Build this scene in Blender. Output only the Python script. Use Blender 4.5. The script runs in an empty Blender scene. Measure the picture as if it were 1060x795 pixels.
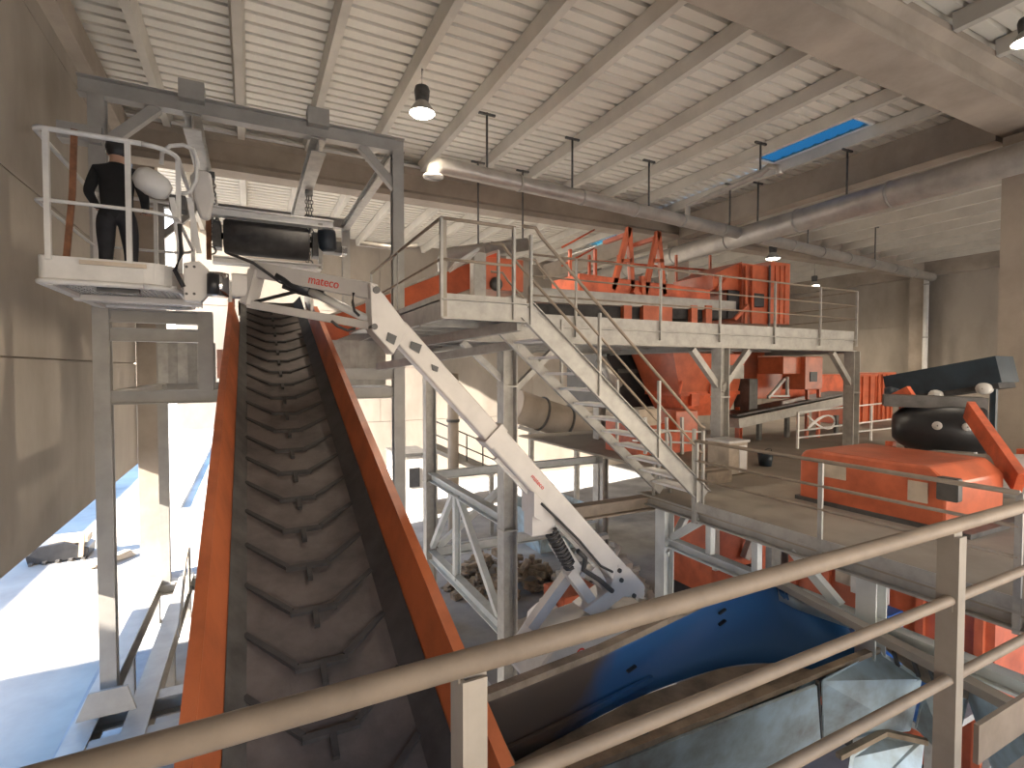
import bpy, bmesh, math, random
from mathutils import Vector, Matrix
random.seed(7)
sc = bpy.context.scene
COL = sc.collection
H = 6.2                      # eye height above the hall's ground
# ------------------------------------------------------------------ camera
FPX = 536.0; YAW = math.radians(26.8); PIT = math.radians(1.6)
cam = bpy.data.cameras.new('camera'); camo = bpy.data.objects.new('camera', cam); COL.objects.link(camo)
cam.sensor_fit = 'HORIZONTAL'; cam.sensor_width = 36.0; cam.lens = FPX / 1060 * 36
cam.clip_start = 0.05; cam.clip_end = 500
camo.location = (0, 0, H); camo.rotation_euler = (math.pi/2 - PIT, 0, -YAW)
sc.camera = camo
_c, _s, _cp, _sp = math.cos(YAW), math.sin(YAW), math.cos(PIT), math.sin(PIT)
_R = Vector((_c, -_s, 0)); _F = Vector((_s*_cp, _c*_cp, -_sp)); _U = Vector((_s*_sp, _c*_sp, _cp))
def ray(px, py): return _F + _R*((px-530)/FPX) + _U*((397.5-py)/FPX)
def PX(px, py, X): d = ray(px, py); return Vector((0,0,H)) + d*(X/d.x)
def PY(px, py, Y): d = ray(px, py); return Vector((0,0,H)) + d*(Y/d.y)
def PZ(px, py, Z): d = ray(px, py); return Vector((0,0,H)) + d*((Z-H)/d.z)
V = Vector
# ------------------------------------------------------------------ materials
def mat(name, col, rough=0.6, metal=0.0, var=0.12, scale=3.0, bump=0.0, dark=None, stretch=(1,1,1), emit=None, es=0.0, alpha=None):
    m = bpy.data.materials.new(name); m.use_nodes = True
    nt = m.node_tree; b = nt.nodes['Principled BSDF']
    b.inputs['Roughness'].default_value = rough; b.inputs['Metallic'].default_value = metal
    c = (*col, 1)
    if emit:
        b.inputs['Base Color'].default_value = c
        b.inputs['Emission Color'].default_value = (*emit, 1); b.inputs['Emission Strength'].default_value = es
        return m
    tc = nt.nodes.new('ShaderNodeTexCoord'); mp = nt.nodes.new('ShaderNodeMapping'); mp.inputs['Scale'].default_value = stretch
    nt.links.new(tc.outputs['Object'], mp.inputs['Vector'])
    n = nt.nodes.new('ShaderNodeTexNoise'); n.inputs['Scale'].default_value = scale; n.inputs['Detail'].default_value = 6; n.inputs['Roughness'].default_value = 0.62
    nt.links.new(mp.outputs['Vector'], n.inputs['Vector'])
    r = nt.nodes.new('ShaderNodeValToRGB')
    d = dark or tuple(x*(1-2.2*var) for x in col)
    r.color_ramp.elements[0].position = 0.32; r.color_ramp.elements[0].color = (*d, 1)
    r.color_ramp.elements[1].position = 0.62; r.color_ramp.elements[1].color = (*[min(1, x*(1+var*.6)) for x in col], 1)
    nt.links.new(n.outputs['Fac'], r.inputs['Fac']); nt.links.new(r.outputs['Color'], b.inputs['Base Color'])
    if bump:
        n2 = nt.nodes.new('ShaderNodeTexNoise'); n2.inputs['Scale'].default_value = scale*9; n2.inputs['Detail'].default_value = 4
        nt.links.new(tc.outputs['Object'], n2.inputs['Vector'])
        bp = nt.nodes.new('ShaderNodeBump'); bp.inputs['Strength'].default_value = bump; bp.inputs['Distance'].default_value = 0.02
        nt.links.new(n2.outputs['Fac'], bp.inputs['Height']); nt.links.new(bp.outputs['Normal'], b.inputs['Normal'])
    return m
M = dict(
 concrete = mat('concrete', (.37,.31,.25), .9, var=.13, scale=.55, bump=.25),
 concrete_wall = mat('concrete_wall', (.345,.30,.25), .9, var=.13, scale=.4, bump=.25, stretch=(1,1,.45)),
 concrete_floor = mat('concrete_floor', (.33,.325,.32), .8, var=.18, scale=.5, bump=.2),
 ground = mat('ground', (.40,.365,.315), .95, var=.16, scale=.22, bump=.3),
 deck_floor = mat('deck_floor', (.31,.265,.21), .8, var=.10, scale=.8, bump=.1),
 sheet = mat('ceiling_sheet', (.66,.62,.54), .55, var=.05, scale=.4),
 joist = mat('joist_concrete', (.56,.52,.45), .85, var=.08, scale=.7),
 steel = mat('grey_steel_paint', (.345,.325,.295), .45, var=.07, scale=2.5),
 pale = mat('sky_lit_frame_steel', (.56,.58,.57), .45, var=.06, scale=3),  # frame steel lightened: bright sky light from below put into the colour
 galv = mat('galvanised_steel', (.385,.365,.33), .5, metal=.15, var=.10, scale=5),
 duct = mat('duct_steel', (.42,.39,.35), .42, metal=.35, var=.10, scale=2),
 rail = mat('dusty_rail_paint', (.27,.21,.155), .6, var=.10, scale=5, bump=.05),
 post = mat('dusty_post_paint', (.30,.26,.21), .6, var=.08, scale=4),
 orange = mat('orange_paint', (.53,.125,.055), .32, var=.14, scale=2.2),
 orange_dusty = mat('dusty_orange_paint', (.62,.12,.045), .55, var=.2, scale=2.5),
 rubber = mat('black_rubber', (.045,.042,.042), .75, var=.2, scale=4),
 orange_board = mat('worn_orange_paint', (.43,.115,.04), .5, var=.14, scale=2.2),
 belt = mat('dusty_belt', (.10,.082,.075), .85, var=.2, scale=2.4, bump=.25),
 cleat = mat('cleat_rubber', (.040,.036,.035), .85, var=.2, scale=4),
 black = mat('black_metal', (.022,.022,.024), .4, var=.2, scale=4),
 dark = mat('dark_steel', (.10,.095,.09), .5, metal=.3, var=.2, scale=4),
 lift = mat('lift_paint', (.52,.485,.45), .4, var=.05, scale=3),
 liftw = mat('lift_white', (.58,.56,.53), .45, var=.06, scale=4),
 chrome = mat('chrome', (.75,.75,.75), .2, metal=1.0, var=.03, scale=4),
 red = mat('red_lettering', (.62,.05,.03), .5, var=.02),
 rust = mat('rust', (.20,.085,.04), .85, var=.25, scale=6),
 navy = mat('navy_conveyor_paint', (.020,.035,.05), .45, var=.2, scale=2),
 blue = mat('blue_plastic', (.03,.13,.42), .4, var=.1, scale=3),
 motorblue = mat('dark_blue_motor', (.012,.022,.035), .45, var=.1, scale=3),
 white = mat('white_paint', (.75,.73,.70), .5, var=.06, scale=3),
 brown = mat('brown_dust', (.30,.235,.17), .95, var=.2, scale=3, bump=.3),
 panel = mat('pale_blue_wear_plate', (.42,.54,.61), .5, metal=.25, var=.22, scale=1.6, dark=(.24,.25,.24)),
 cloth = mat('black_jacket', (.012,.012,.013), .85, var=.15, scale=8),
 trousers = mat('dark_trousers', (.02,.02,.024), .85, var=.15, scale=8),
 skin = mat('skin', (.45,.26,.18), .55, var=.06, scale=8),
 scrap = mat('scrap', (.36,.28,.20), .8, var=.35, scale=3),
 cardboard = mat('cardboard', (.50,.42,.33), .85, var=.12, scale=3),
 lamp = mat('lamp_glow', (1,1,1), emit=(1,.93,.80), es=14),
)
# blue hopper plate, dark brown towards the left and top
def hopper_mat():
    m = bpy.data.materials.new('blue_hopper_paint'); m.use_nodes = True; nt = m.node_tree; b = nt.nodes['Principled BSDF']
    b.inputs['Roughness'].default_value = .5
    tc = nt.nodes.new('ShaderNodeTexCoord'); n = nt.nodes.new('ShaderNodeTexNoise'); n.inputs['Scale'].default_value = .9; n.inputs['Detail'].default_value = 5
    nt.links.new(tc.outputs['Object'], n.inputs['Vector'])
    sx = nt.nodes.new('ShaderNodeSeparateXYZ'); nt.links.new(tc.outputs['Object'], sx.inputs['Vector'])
    a = nt.nodes.new('ShaderNodeMath'); a.operation = 'MULTIPLY_ADD'; a.inputs[1].default_value = .35; a.inputs[2].default_value = .565   # dark brown towards the left end
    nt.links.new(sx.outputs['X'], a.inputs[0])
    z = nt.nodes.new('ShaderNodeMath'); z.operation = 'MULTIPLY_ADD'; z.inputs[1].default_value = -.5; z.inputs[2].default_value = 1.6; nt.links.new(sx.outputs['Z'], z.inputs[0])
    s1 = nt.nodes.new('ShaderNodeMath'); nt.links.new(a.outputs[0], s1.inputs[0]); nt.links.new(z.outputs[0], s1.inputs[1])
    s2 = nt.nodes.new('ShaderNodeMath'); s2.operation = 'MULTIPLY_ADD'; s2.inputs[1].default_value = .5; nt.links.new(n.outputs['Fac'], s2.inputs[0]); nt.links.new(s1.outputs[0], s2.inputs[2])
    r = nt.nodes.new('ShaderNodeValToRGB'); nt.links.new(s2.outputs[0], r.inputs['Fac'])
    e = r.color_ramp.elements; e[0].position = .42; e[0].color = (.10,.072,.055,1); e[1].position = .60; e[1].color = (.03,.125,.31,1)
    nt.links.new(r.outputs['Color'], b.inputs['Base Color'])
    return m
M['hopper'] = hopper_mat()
# ------------------------------------------------------------------ mesh helpers
def frame(d, up=V((0,0,1))):
    d = d.normalized()
    if abs(d.dot(up)) > .999: up = V((0,1,0))
    x = d.cross(up).normalized(); y = x.cross(d).normalized()
    return x, y, d
class MB:
    def __init__(s): s.v = []; s.f = []; s.sm = []
    def add(s, vs, fs, smooth=False):
        o = len(s.v); s.v += [V(p) for p in vs]; s.f += [tuple(i+o for i in f) for f in fs]; s.sm += [smooth]*len(fs); return s
    def box(s, lo, hi, bev=0):
        lo, hi = V(lo), V(hi)
        a = V([min(lo[i],hi[i]) for i in range(3)]); b = V([max(lo[i],hi[i]) for i in range(3)])
        return s.bar((a.x,(a.y+b.y)/2,(a.z+b.z)/2), (b.x,(a.y+b.y)/2,(a.z+b.z)/2), b.y-a.y, b.z-a.z, bev=bev)
    def bar(s, p0, p1, w, h, up=(0,0,1), bev=0):          # rectangular bar, w across, h along 'up'
        p0, p1 = V(p0), V(p1); x, y, d = frame(p1-p0, V(up))
        return s.sweep([p0,p1], rect(w,h,bev), V(up))
    def sweep(s, pts, prof, up=V((0,0,1)), smooth=False, caps=True):
        p0, p1 = V(pts[0]), V(pts[-1]); n = len(prof); vs = []
        pts = [V(p) for p in pts]
        for i, p in enumerate(pts):
            if i == 0: d = pts[1]-p
            elif i == len(pts)-1: d = p-pts[i-1]
            else: d = (pts[i+1]-p).normalized() + (p-pts[i-1]).normalized()
            x, y, d = frame(d, up)
            k = 1.0
            if 0 < i < len(pts)-1:
                c = (pts[i+1]-p).normalized().dot(d); k = 1/max(.5, c)
            vs += [p + x*a*k + y*b for a, b in prof] if k == 1 else [p + x*a + y*b for a, b in prof]
        fs = []
        for i in range(len(pts)-1):
            for j in range(n):
                fs.append((i*n+j, i*n+(j+1)%n, (i+1)*n+(j+1)%n, (i+1)*n+j))
        s.add(vs, fs, smooth)
        if caps: s.add(vs[:n], [tuple(range(n))]); s.add(vs[-n:], [tuple(range(n))[::-1]])
        return s
    def tube(s, p0, p1, r, seg=12, r1=None):
        p0, p1 = V(p0), V(p1); x, y, d = frame(p1-p0); r1 = r if r1 is None else r1
        c = [(math.cos(2*math.pi*k/seg), math.sin(2*math.pi*k/seg)) for k in range(seg)]
        vs = [p0+x*a*r+y*b*r for a,b in c] + [p1+x*a*r1+y*b*r1 for a,b in c]
        s.add(vs, [(k,(k+1)%seg,seg+(k+1)%seg,seg+k) for k in range(seg)], True)
        s.add(vs[:seg], [tuple(range(seg))]); s.add(vs[seg:], [tuple(range(seg))[::-1]]); return s
    def path(s, pts, r, seg=10, up=V((0,0,1))):
        return s.sweep(pts, [(math.cos(2*math.pi*k/seg)*r, math.sin(2*math.pi*k/seg)*r) for k in range(seg)], up, True)
    def lathe(s, c, prof, axis=(0,0,1), seg=20):           # prof: (radius, along)
        c = V(c); x, y, d = frame(V(axis)); n = len(prof); vs = []
        for k in range(seg):
            a = 2*math.pi*k/seg
            vs += [c + d*t + (x*math.cos(a)+y*math.sin(a))*r for r, t in prof]
        fs = [(k*n+j, ((k+1)%seg)*n+j, ((k+1)%seg)*n+j+1, k*n+j+1) for k in range(seg) for j in range(n-1)]
        return s.add(vs, fs, True)
    def prism(s, poly, off):                               # polygon in space, extruded by a vector
        p = [V(q) for q in poly]; o = V(off); n = len(p)
        return s.add(p+[q+o for q in p], [tuple(range(n))[::-1], tuple(range(n,2*n))] + [(k,(k+1)%n,n+(k+1)%n,n+k) for k in range(n)])
    def plate(s, poly, t):                                 # polygon with thickness t against its normal
        p = [V(q) for q in poly]; nrm = (p[1]-p[0]).cross(p[2]-p[0]).normalized()
        return s.prism(p, -nrm*t)
    def ibeam(s, p0, p1, h=.3, b=.3, tf=.025, tw=.018, up=(0,0,1)):
        a, c, w = b/2, h/2, tw/2
        return s.sweep([p0,p1], [(-a,-c),(a,-c),(a,-c+tf),(w,-c+tf),(w,c-tf),(a,c-tf),(a,c),(-a,c),(-a,c-tf),(-w,c-tf),(-w,-c+tf),(-a,-c+tf)], V(up))
    def chan(s, p0, p1, h=.2, b=.08, t=.012, up=(0,0,1), flip=1):
        f = flip
        return s.sweep([p0,p1], [(0,-h/2),(f*b,-h/2),(f*b,-h/2+t),(f*t,-h/2+t),(f*t,h/2-t),(f*b,h/2-t),(f*b,h/2),(0,h/2)], V(up))
    def build(s, name, m, parent=None, bevel=0, loc=None):
        me = bpy.data.meshes.new(name)
        o = bpy.data.objects.new(name, me); COL.objects.link(o)
        base = V(loc) if loc is not None else V((0,0,0))
        q = parent
        off = V((0,0,0))
        while q is not None: off += V(q.location); q = q.parent
        me.from_pydata([tuple(p-off-base) for p in s.v], [], s.f)
        me.polygons.foreach_set('use_smooth', s.sm)
        bm = bmesh.new(); bm.from_mesh(me); bmesh.ops.remove_doubles(bm, verts=bm.verts, dist=1e-5); bmesh.ops.recalc_face_normals(bm, faces=bm.faces); bm.to_mesh(me); bm.free()
        me.materials.append(M[m] if isinstance(m, str) else m)
        o.location = base
        if parent is not None: o.parent = parent
        if bevel:
            bv = o.modifiers.new('bevel', 'BEVEL'); bv.width = bevel; bv.segments = 2; bv.limit_method = 'ANGLE'; bv.angle_limit = .7
        return o
def rect(w, h, bev=0):
    a, b = w/2, h/2
    if not bev: return [(-a,-b),(a,-b),(a,b),(-a,b)]
    out = []
    for cx, cy, a0 in ((a-bev,-b+bev,-90),(a-bev,b-bev,0),(-a+bev,b-bev,90),(-a+bev,-b+bev,180)):
        for k in range(4):
            t = math.radians(a0+30*k); out.append((cx+bev*math.cos(t), cy+bev*math.sin(t)))
    return out
def thing(name, label, cat, loc=(0,0,0), group=None):
    o = bpy.data.objects.new(name, None); COL.objects.link(o); o.empty_display_size = .2
    o.location = loc; o['label'] = label; o['category'] = cat
    if group: o['group'] = group
    return o
def tag(o, label, cat, group=None, kind=None):
    o['label'] = label; o['category'] = cat
    if group: o['group'] = group
    if kind: o['kind'] = kind
    return o
def struct(o, label=None):
    o['kind'] = 'structure'
    if label: o['label'] = label
    return o
def copy_tree(o, parent=None, loc=None):
    c = o.copy(); COL.objects.link(c); c.parent = parent
    if loc is not None: c.location = loc
    for ch in list(o.children): copy_tree(ch, c)
    return c
def arc(c, r, a0, a1, n, ax, ay):
    c, ax, ay = V(c), V(ax), V(ay)
    return [c + ax*r*math.cos(math.radians(a0+(a1-a0)*k/n)) + ay*r*math.sin(math.radians(a0+(a1-a0)*k/n)) for k in range(n+1)]
def text(s, name, size, origin, xdir, ydir, m, parent, depth=.002):
    cu = bpy.data.curves.new(name, 'FONT'); cu.body = s; cu.size = size; cu.extrude = depth; cu.align_x = 'CENTER'; cu.align_y = 'CENTER'
    tmp = bpy.data.objects.new('tmp', cu); COL.objects.link(tmp)
    me = bpy.data.meshes.new_from_object(tmp.evaluated_get(bpy.context.evaluated_depsgraph_get())); bpy.data.objects.remove(tmp)
    me.materials.clear(); me.materials.append(M[m]); o = bpy.data.objects.new(name, me); COL.objects.link(o)
    x = V(xdir).normalized(); z = x.cross(V(ydir)).normalized(); y = z.cross(x)
    off = V((0,0,0)); q = parent
    while q is not None: off += V(q.location); q = q.parent
    o.matrix_local = Matrix(((x.x,y.x,z.x,origin[0]-off.x),(x.y,y.y,z.y,origin[1]-off.y),(x.z,y.z,z.z,origin[2]-off.z),(0,0,0,1)))
    o.parent = parent; return o
# ================================================================== THE SETTING
CZ = 12.75; WX = -2.9
JX = [-1.83+1.69*k for k in range(22)]
holes = [(13.62,14.92,8.2,11.1),(18.85,19.85,9.5,14.5),(15.4,16.4,19.3,22.5)]
cl = MB()
def ribs(x0, x1, y0, y1):
    p = .34; y = y0; pr = []
    while y < y1-1e-6:
        for dy, z in ((0,0),(.24,0),(.25,.10),(.33,.10)):
            if y+dy <= y1: pr.append((y+dy, CZ+z))
        y += p
    pr.append((y1, CZ))
    vs = [(x0,a,b) for a,b in pr] + [(x1,a,b) for a,b in pr]; n = len(pr)
    cl.add(vs, [(k,k+1,n+k+1,n+k) for k in range(n-1)])
for (y0,y1) in ((-4,5.4),(5.4,16.3),(16.3,27.2)):
    xs = WX
    for h in sorted(h for h in holes if h[2] >= y0-.1 and h[3] <= y1):
        ribs(xs, h[0], y0, y1)
        ribs(h[0], h[1], y0, h[2]); ribs(h[0], h[1], h[3], y1); xs = h[1]
    ribs(xs, 35.4, y0, y1)
struct(cl.build('ceiling', 'sheet'))
# sky-lit openings: an upstand round each opening
for k, h in enumerate(holes):
    b = MB()
    for a, c in (((h[0]-.05,h[2]-.05),(h[0],h[3]+.05)),((h[1],h[2]-.05),(h[1]+.05,h[3]+.05)),((h[0],h[2]-.05),(h[1],h[2])),((h[0],h[3]),(h[1],h[3]+.05))):
        b.box((*a,CZ-.02),(*c,CZ+.07))
    struct(b.build('trim_%d' % (k+1), 'white'))
def pane_mat():
    m = bpy.data.materials.new('sky_dimming_pane'); m.use_nodes = True; nt = m.node_tree; nt.nodes.remove(nt.nodes['Principled BSDF'])
    t = nt.nodes.new('ShaderNodeBsdfTransparent'); t.inputs['Color'].default_value = (.13,.25,.29,1); g_ = nt.nodes.new('ShaderNodeBsdfGlossy'); g_.inputs['Roughness'].default_value = .1
    x = nt.nodes.new('ShaderNodeMixShader'); x.inputs[0].default_value = .04; nt.links.new(t.outputs[0],x.inputs[1]); nt.links.new(g_.outputs[0],x.inputs[2]); nt.links.new(x.outputs[0],nt.nodes['Material Output'].inputs[0]); return m
M['pane'] = pane_mat()
for k, h in enumerate(holes):  # panes added to dim the bright sky through the openings
    struct(MB().box((h[0],h[2],CZ+.03),(h[1],h[3],CZ+.045)).build('window_%d' % (k+1), 'pane'))
b = MB()
for k in range(15): b.box((13.64,8.3+k*.19,CZ+.0),(13.70,8.36+k*.19,CZ+.03))
struct(b.build('trim_8','dark'))
for (y0,y1) in ((-4,5.0),(5.95,16.1),(16.7,27)):
    for x in JX:
        if y0 < 0 and x < 4: continue
        dp = -.15 if x < 16 else -.38
        b = MB(); b.sweep([(x,y0,CZ-.17),(x,y1,CZ-.17)], [(-.08,dp),(.08,dp),(.13,.1),(.13,.15),(-.13,.15),(-.13,.1)])
        struct(b.build('roof_beam', 'joist'))
def precast_x(Y, x0, x1, zb, zt, w, name='roof_beam'):      # concrete I girder along X
    a = w/2; h = zt-zb
    return struct(MB().sweep([(x0,Y,zb+h/2),(x1,Y,zb+h/2)], [(-a,-h/2),(a,-h/2),(a,-h/2+.16),(a*.62,-h/2+.28),(a*.62,h/2-.22),(a,h/2-.12),(a,h/2),(-a,h/2),(-a,h/2-.12),(-a*.62,h/2-.22),(-a*.62,-h/2+.28),(-a,-h/2+.16)]).build(name, 'concrete'))
precast_x(16.3, WX, 35.2, 11.55, 12.56, .62)
precast_x(5.45, WX, 35.2, 11.70, 12.55, .85)
struct(MB().box((WX,15.93,12.5),(14.5,16.0,12.56)).build('trim_9','white'))  # white strip painted in place of a bright line of daylight
# girders along Y
for x, y0, y1 in ((16.0,5.9,16.0),(16.0,16.62,27),(35.05,-4,27)):
    struct(MB().bar((x,y0,12.02),(x,y1,12.02),.5,.85).build('roof_beam','concrete'))
for (x,y,w,d) in ((16.05,5.45,.62,.62),(16.05,16.35,.6,.6),(34.75,16.3,.6,.7),(35.0,5.45,.5,.6)):
    struct(MB().box((x-w/2,y-d/2,0),(x+w/2,y+d/2,11.6),.02).build('column','concrete'))
struct(MB().box((WX,18.0,0),(WX+.52,18.6,CZ-.2),.02).build('column','concrete'))
# left wall: stacked precast panels hanging above the open side
b = MB()
zs = [3.5,6.37,8.9,11.6,CZ+.1,26.0]; ys = [-4.0,6.0,18.0]  # top course above the roof is unseen, added to keep sun off skylights
for i in range(5):
    for j in range(2):
        b.box((WX-.22,ys[j]+.008,zs[i]+.012),(WX,ys[j+1]-.008,zs[i+1]-.012),.008)
b.box((WX-.2,-4,3.6),(WX-.05,18,26))
struct(b.build('wall_left','concrete_wall'))
struct(MB().bar((WX+.13,-4,12.2),(WX+.13,16,12.2),.26,.5).build('roof_beam','concrete'))
# back wall
b = MB()
for z0, z1 in ((3.5,6.3),(6.3,9.1),(9.1,CZ+.1)):
    for x0, x1 in ((WX,6),(6,15),(15,24),(24,35.3)): b.box((x0+.01,27,z0+.012),(x1-.01,27.25,z1-.012))
b.box((1.2,27,0),(2.7,27.25,3.49)); b.box((5.2,27,0),(35.3,27.25,3.49)); b.box((2.7,27,3.0),(5.2,27.25,3.49)); b.box((WX,27.04,3.6),(35.3,27.2,CZ))
struct(b.build('wall_back','concrete_wall'))
b = MB()
for z0, z1 in ((0,3.2),(3.2,6.0),(6.0,8.8),(8.8,CZ+.1)):
    for y0, y1 in ((-4,5.5),(5.5,16.3),(16.3,27.2)): b.box((35.3,y0+.01,z0+.012),(35.55,y1-.01,z1-.012))
b.box((35.34,-4,.1),(35.5,27,CZ))
struct(b.build('wall_right','concrete_wall'))
struct(MB().box((WX,-4.3,7.6),(35.3,-4.05,CZ+.1)).build('wall_near','concrete_wall'))
struct(MB().box((35.22,10.2,7.0),(35.3,12.0,9.0)).build('door_1','concrete'))
struct(MB().box((-2.9,-4,-.2),(35.5,27.2,0)).build('floor','concrete_floor'))
struct(MB().box((-160,-80,-.42),(160,160,-.205)).build('ground','ground'))
struct(MB().box((-70,-40,-.2),(-2.9,90,-.02)).build('yard_floor','ground'))
# unseen neighbouring block, added across the yard to cast its shadows
b = MB(); b.box((-22,-20,-.02),(-15,10.2,9.5)); b.box((-22,10.2,-.02),(-15,40,5.0))
struct(b.build('yard_wall','concrete_wall'))
struct(MB().box((1.5,33,-.2),(20,33.3,6)).build('yard_wall','white'))
# column base casting at the far post, drain pipe in the far corner
t = thing('downpipe','pale vertical drain pipe in the far right corner of the hall','pipe',(34.3,15.7,0))
MB().tube((34.3,15.75,0),(34.3,15.75,11.5),.13,14).build('pipe','white',t)
b = MB()
for z in (2,5,8,11): b.tube((34.3,15.75,z),(34.3,15.75,z+.06),.16,14)
b.build('clamp','galv',t)
# ------------------------------------------------------------------ ducts and pipes
def duct(name, label, pts, r, hangs, mats='duct', bandstep=2.0, end=None):
    t = thing(name, label, 'duct', pts[0])
    MB().path(pts, r, 18).build('pipe', mats, t)
    L = 0
    for i in range(len(pts)-1):
        a, c = V(pts[i]), V(pts[i+1]); l = (c-a).length; n = int(l//bandstep)
        for k in range(1, n+1):
            p = a + (c-a)*(k*bandstep/l)
            if k*bandstep < l-.05: MB().tube(p-(c-a).normalized()*.03, p+(c-a).normalized()*.03, r+.022, 18).build('joint_band','galv',t)
    for p in hangs:
        p = V(p); MB().tube((p.x,p.y,p.z),(p.x,p.y,CZ-.3),.028,8).build('hanger_rod','dark',t)
        MB().box((p.x-.22,p.y-.03,CZ-.36),(p.x+.22,p.y+.03,CZ-.31)).build('hanger_bracket','dark',t)
    if end: MB().lathe(end[0], [(r*.98,0),(r*1.25,.03),(r*1.25,.06),(r*.9,.06)], end[1], 18).build('end_flange','white',t)
    return t
dl = PY(458,172,11.6); dr = PY(965,287,13.6)
def on(a, c, k): return a+(c-a)*k
pts = [dl+V((-.22,-.02,-.28)), dl+V((-.19,-.02,-.12)), dl+V((-.08,-.02,-.02)), dl+V((.1,0,0)), dr]
dd = duct('overhead_duct','long round grey duct hung on rods from the roof above the orange machines', pts, .19, [on(dl,dr,k) for k in (.045,.145,.255,.40,.58,.78)], end=(dl+V((-.23,-.02,-.33)),(0,0,1)))
a0 = PX(1058,163,15.2); a1 = PX(693,266,15.2)
duct('overhead_duct','wide round duct running under the skylights towards the far orange housing', [a0+V((0,-4,0)), a0, a1, a1+V((0,6,-.1))], .34, [on(a0,a1,k) for k in (.35,.62)], bandstep=2.6)
g0 = PX(712,213,12.6); g1 = PX(787,180,12.6)
t = duct('vent_pipe','thin hooked vent pipe hanging between the long duct and the skylight', [g0+V((0,0,-.5)), g0, g1, g1+V((.02,-.25,.12)), g1+V((.05,-.5,.02)), g1+V((.05,-.55,-.2))], .085, [g1], bandstep=9)
s0 = PY(459,262,14.5); s1 = PY(545,253,14.5)
duct('vent_pipe','short bent grey pipe behind the landing railing at the stair top', [s0+V((0,0,-1.6)), s0+V((0,0,-.25)), s0+V((.07,0,-.08)), s0+V((.25,0,0)), s1], .2, [on(s0,s1,.4),on(s0,s1,.95)], bandstep=1.0)
# ------------------------------------------------------------------ high-bay lamps
def bay_lamp(p, label, s=1.0, w=800):
    p = V(p); t = thing('highbay_lamp', label, 'lamp', p, 'high-bay lamps under the roof')
    MB().lathe(p, [(.02*s,.40*s),(.10*s,.39*s),(.115*s,.34*s),(.10*s,.20*s),(.09*s,.17*s)], seg=20).build('ballast','dark',t)
    MB().lathe(p, [(.09*s,.17*s),(.12*s,.13*s),(.185*s,.03*s),(.195*s,0),(.185*s,.005*s)], seg=24).build('reflector_shade','galv',t)
    MB().lathe(p, [(.002,-.035*s),(.09*s,-.028*s),(.16*s,-.01*s),(.183*s,.008*s)], seg=24).build('glowing_lens','lamp',t)
    b = MB(); b.path([p+V((0,0,.40*s)), p+V((.0,0,.62*s)), p+V((.02,.03,.9*s)), V((p.x+.03,p.y+.03,CZ-.33 if s==1.4 else CZ))], .012, 6); b.build('cable','dark',t)
    li = bpy.data.lights.new('lamp','SPOT'); li.energy = w; li.color = (1,.86,.68); li.spot_size = math.radians(150); li.spot_blend = .6; li.shadow_soft_size = .18
    lo = bpy.data.objects.new('lamp_light', li); COL.objects.link(lo); lo.location = (0,0,-.06); lo.parent = t
    return t
bay_lamp(PZ(437,118,11.5), 'glowing bell-shaped lamp hanging from the roof left of the long duct', 1.4)
bay_lamp(PY(800,268,15.2), 'small lit lamp just above the tall orange end housing', 1.5)
bay_lamp(PY(843,296,19.5), 'tiny lit lamp between the orange end housing and the far wall', 1.5)
bay_lamp(PZ(1062,44,11.6), 'lit lamp cut by the right edge of the picture, beyond the big girder', 1.0, 150)
# ================================================================== MAIN INCLINED CONVEYOR
def E(y): return 3.48+.385*y
CY0, CY1 = -.4, 11.9
def along(prof, y0=CY0, y1=CY1):
    return [(x, y0, E(y0)+dz) for x, dz in prof], (0, y1-y0, .385*(y1-y0))
cv = thing('belt_conveyor','long orange-sided inclined conveyor with a black chevron belt running up from the foreground','conveyor',(.39,0,0))
def cprism(name, prof, m, y0=CY0, y1=CY1, parent=None):
    return MB().prism(*along(prof,y0,y1)).build(name, m, parent or cv)
TOP = 10.0
cprism('side_board', [(-.29,.0),(-.25,.0),(-.135,-.40),(-.175,-.40)], 'orange_board', y1=TOP)
cprism('side_board', [(1.075,.0),(1.035,.0),(.945,-.40),(.985,-.40)], 'orange_board', y1=TOP)
cprism('edge_lip', [(-.315,.012),(-.245,.012),(-.245,-.006),(-.297,-.006),(-.297,-.30),(-.315,-.30)], 'orange_board', y1=TOP)
cprism('edge_lip', [(1.03,.012),(1.10,.012),(1.10,-.30),(1.082,-.30),(1.082,-.006),(1.03,-.006)], 'orange_board', y1=TOP)
cprism('rubber_skirt', [(-.15,-.33),(-.125,-.36),(-.03,-.462),(-.05,-.462)], 'dark')
cprism('rubber_skirt', [(.96,-.30),(.935,-.33),(.815,-.462),(.84,-.462)], 'rubber')
cprism('frame_beam', [(-.33,-.42),(-.26,-.42),(-.26,-.68),(-.33,-.68)], 'orange')
cprism('frame_beam', [(1.05,-.42),(1.12,-.42),(1.12,-.68),(1.05,-.68)], 'orange')
belt = cprism('belt', [(-.16,-.43),(-.02,-.452),(.15,-.47),(.63,-.47),(.80,-.452),(.94,-.43),(.94,-.445),(.80,-.467),(.63,-.485),(.15,-.485),(-.02,-.467),(-.16,-.445)], 'belt')
cprism('return_belt', [(-.16,-.74),(.94,-.74),(.94,-.76),(-.16,-.76)], 'belt')
up = V((0,-.385,1)).normalized()
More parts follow.
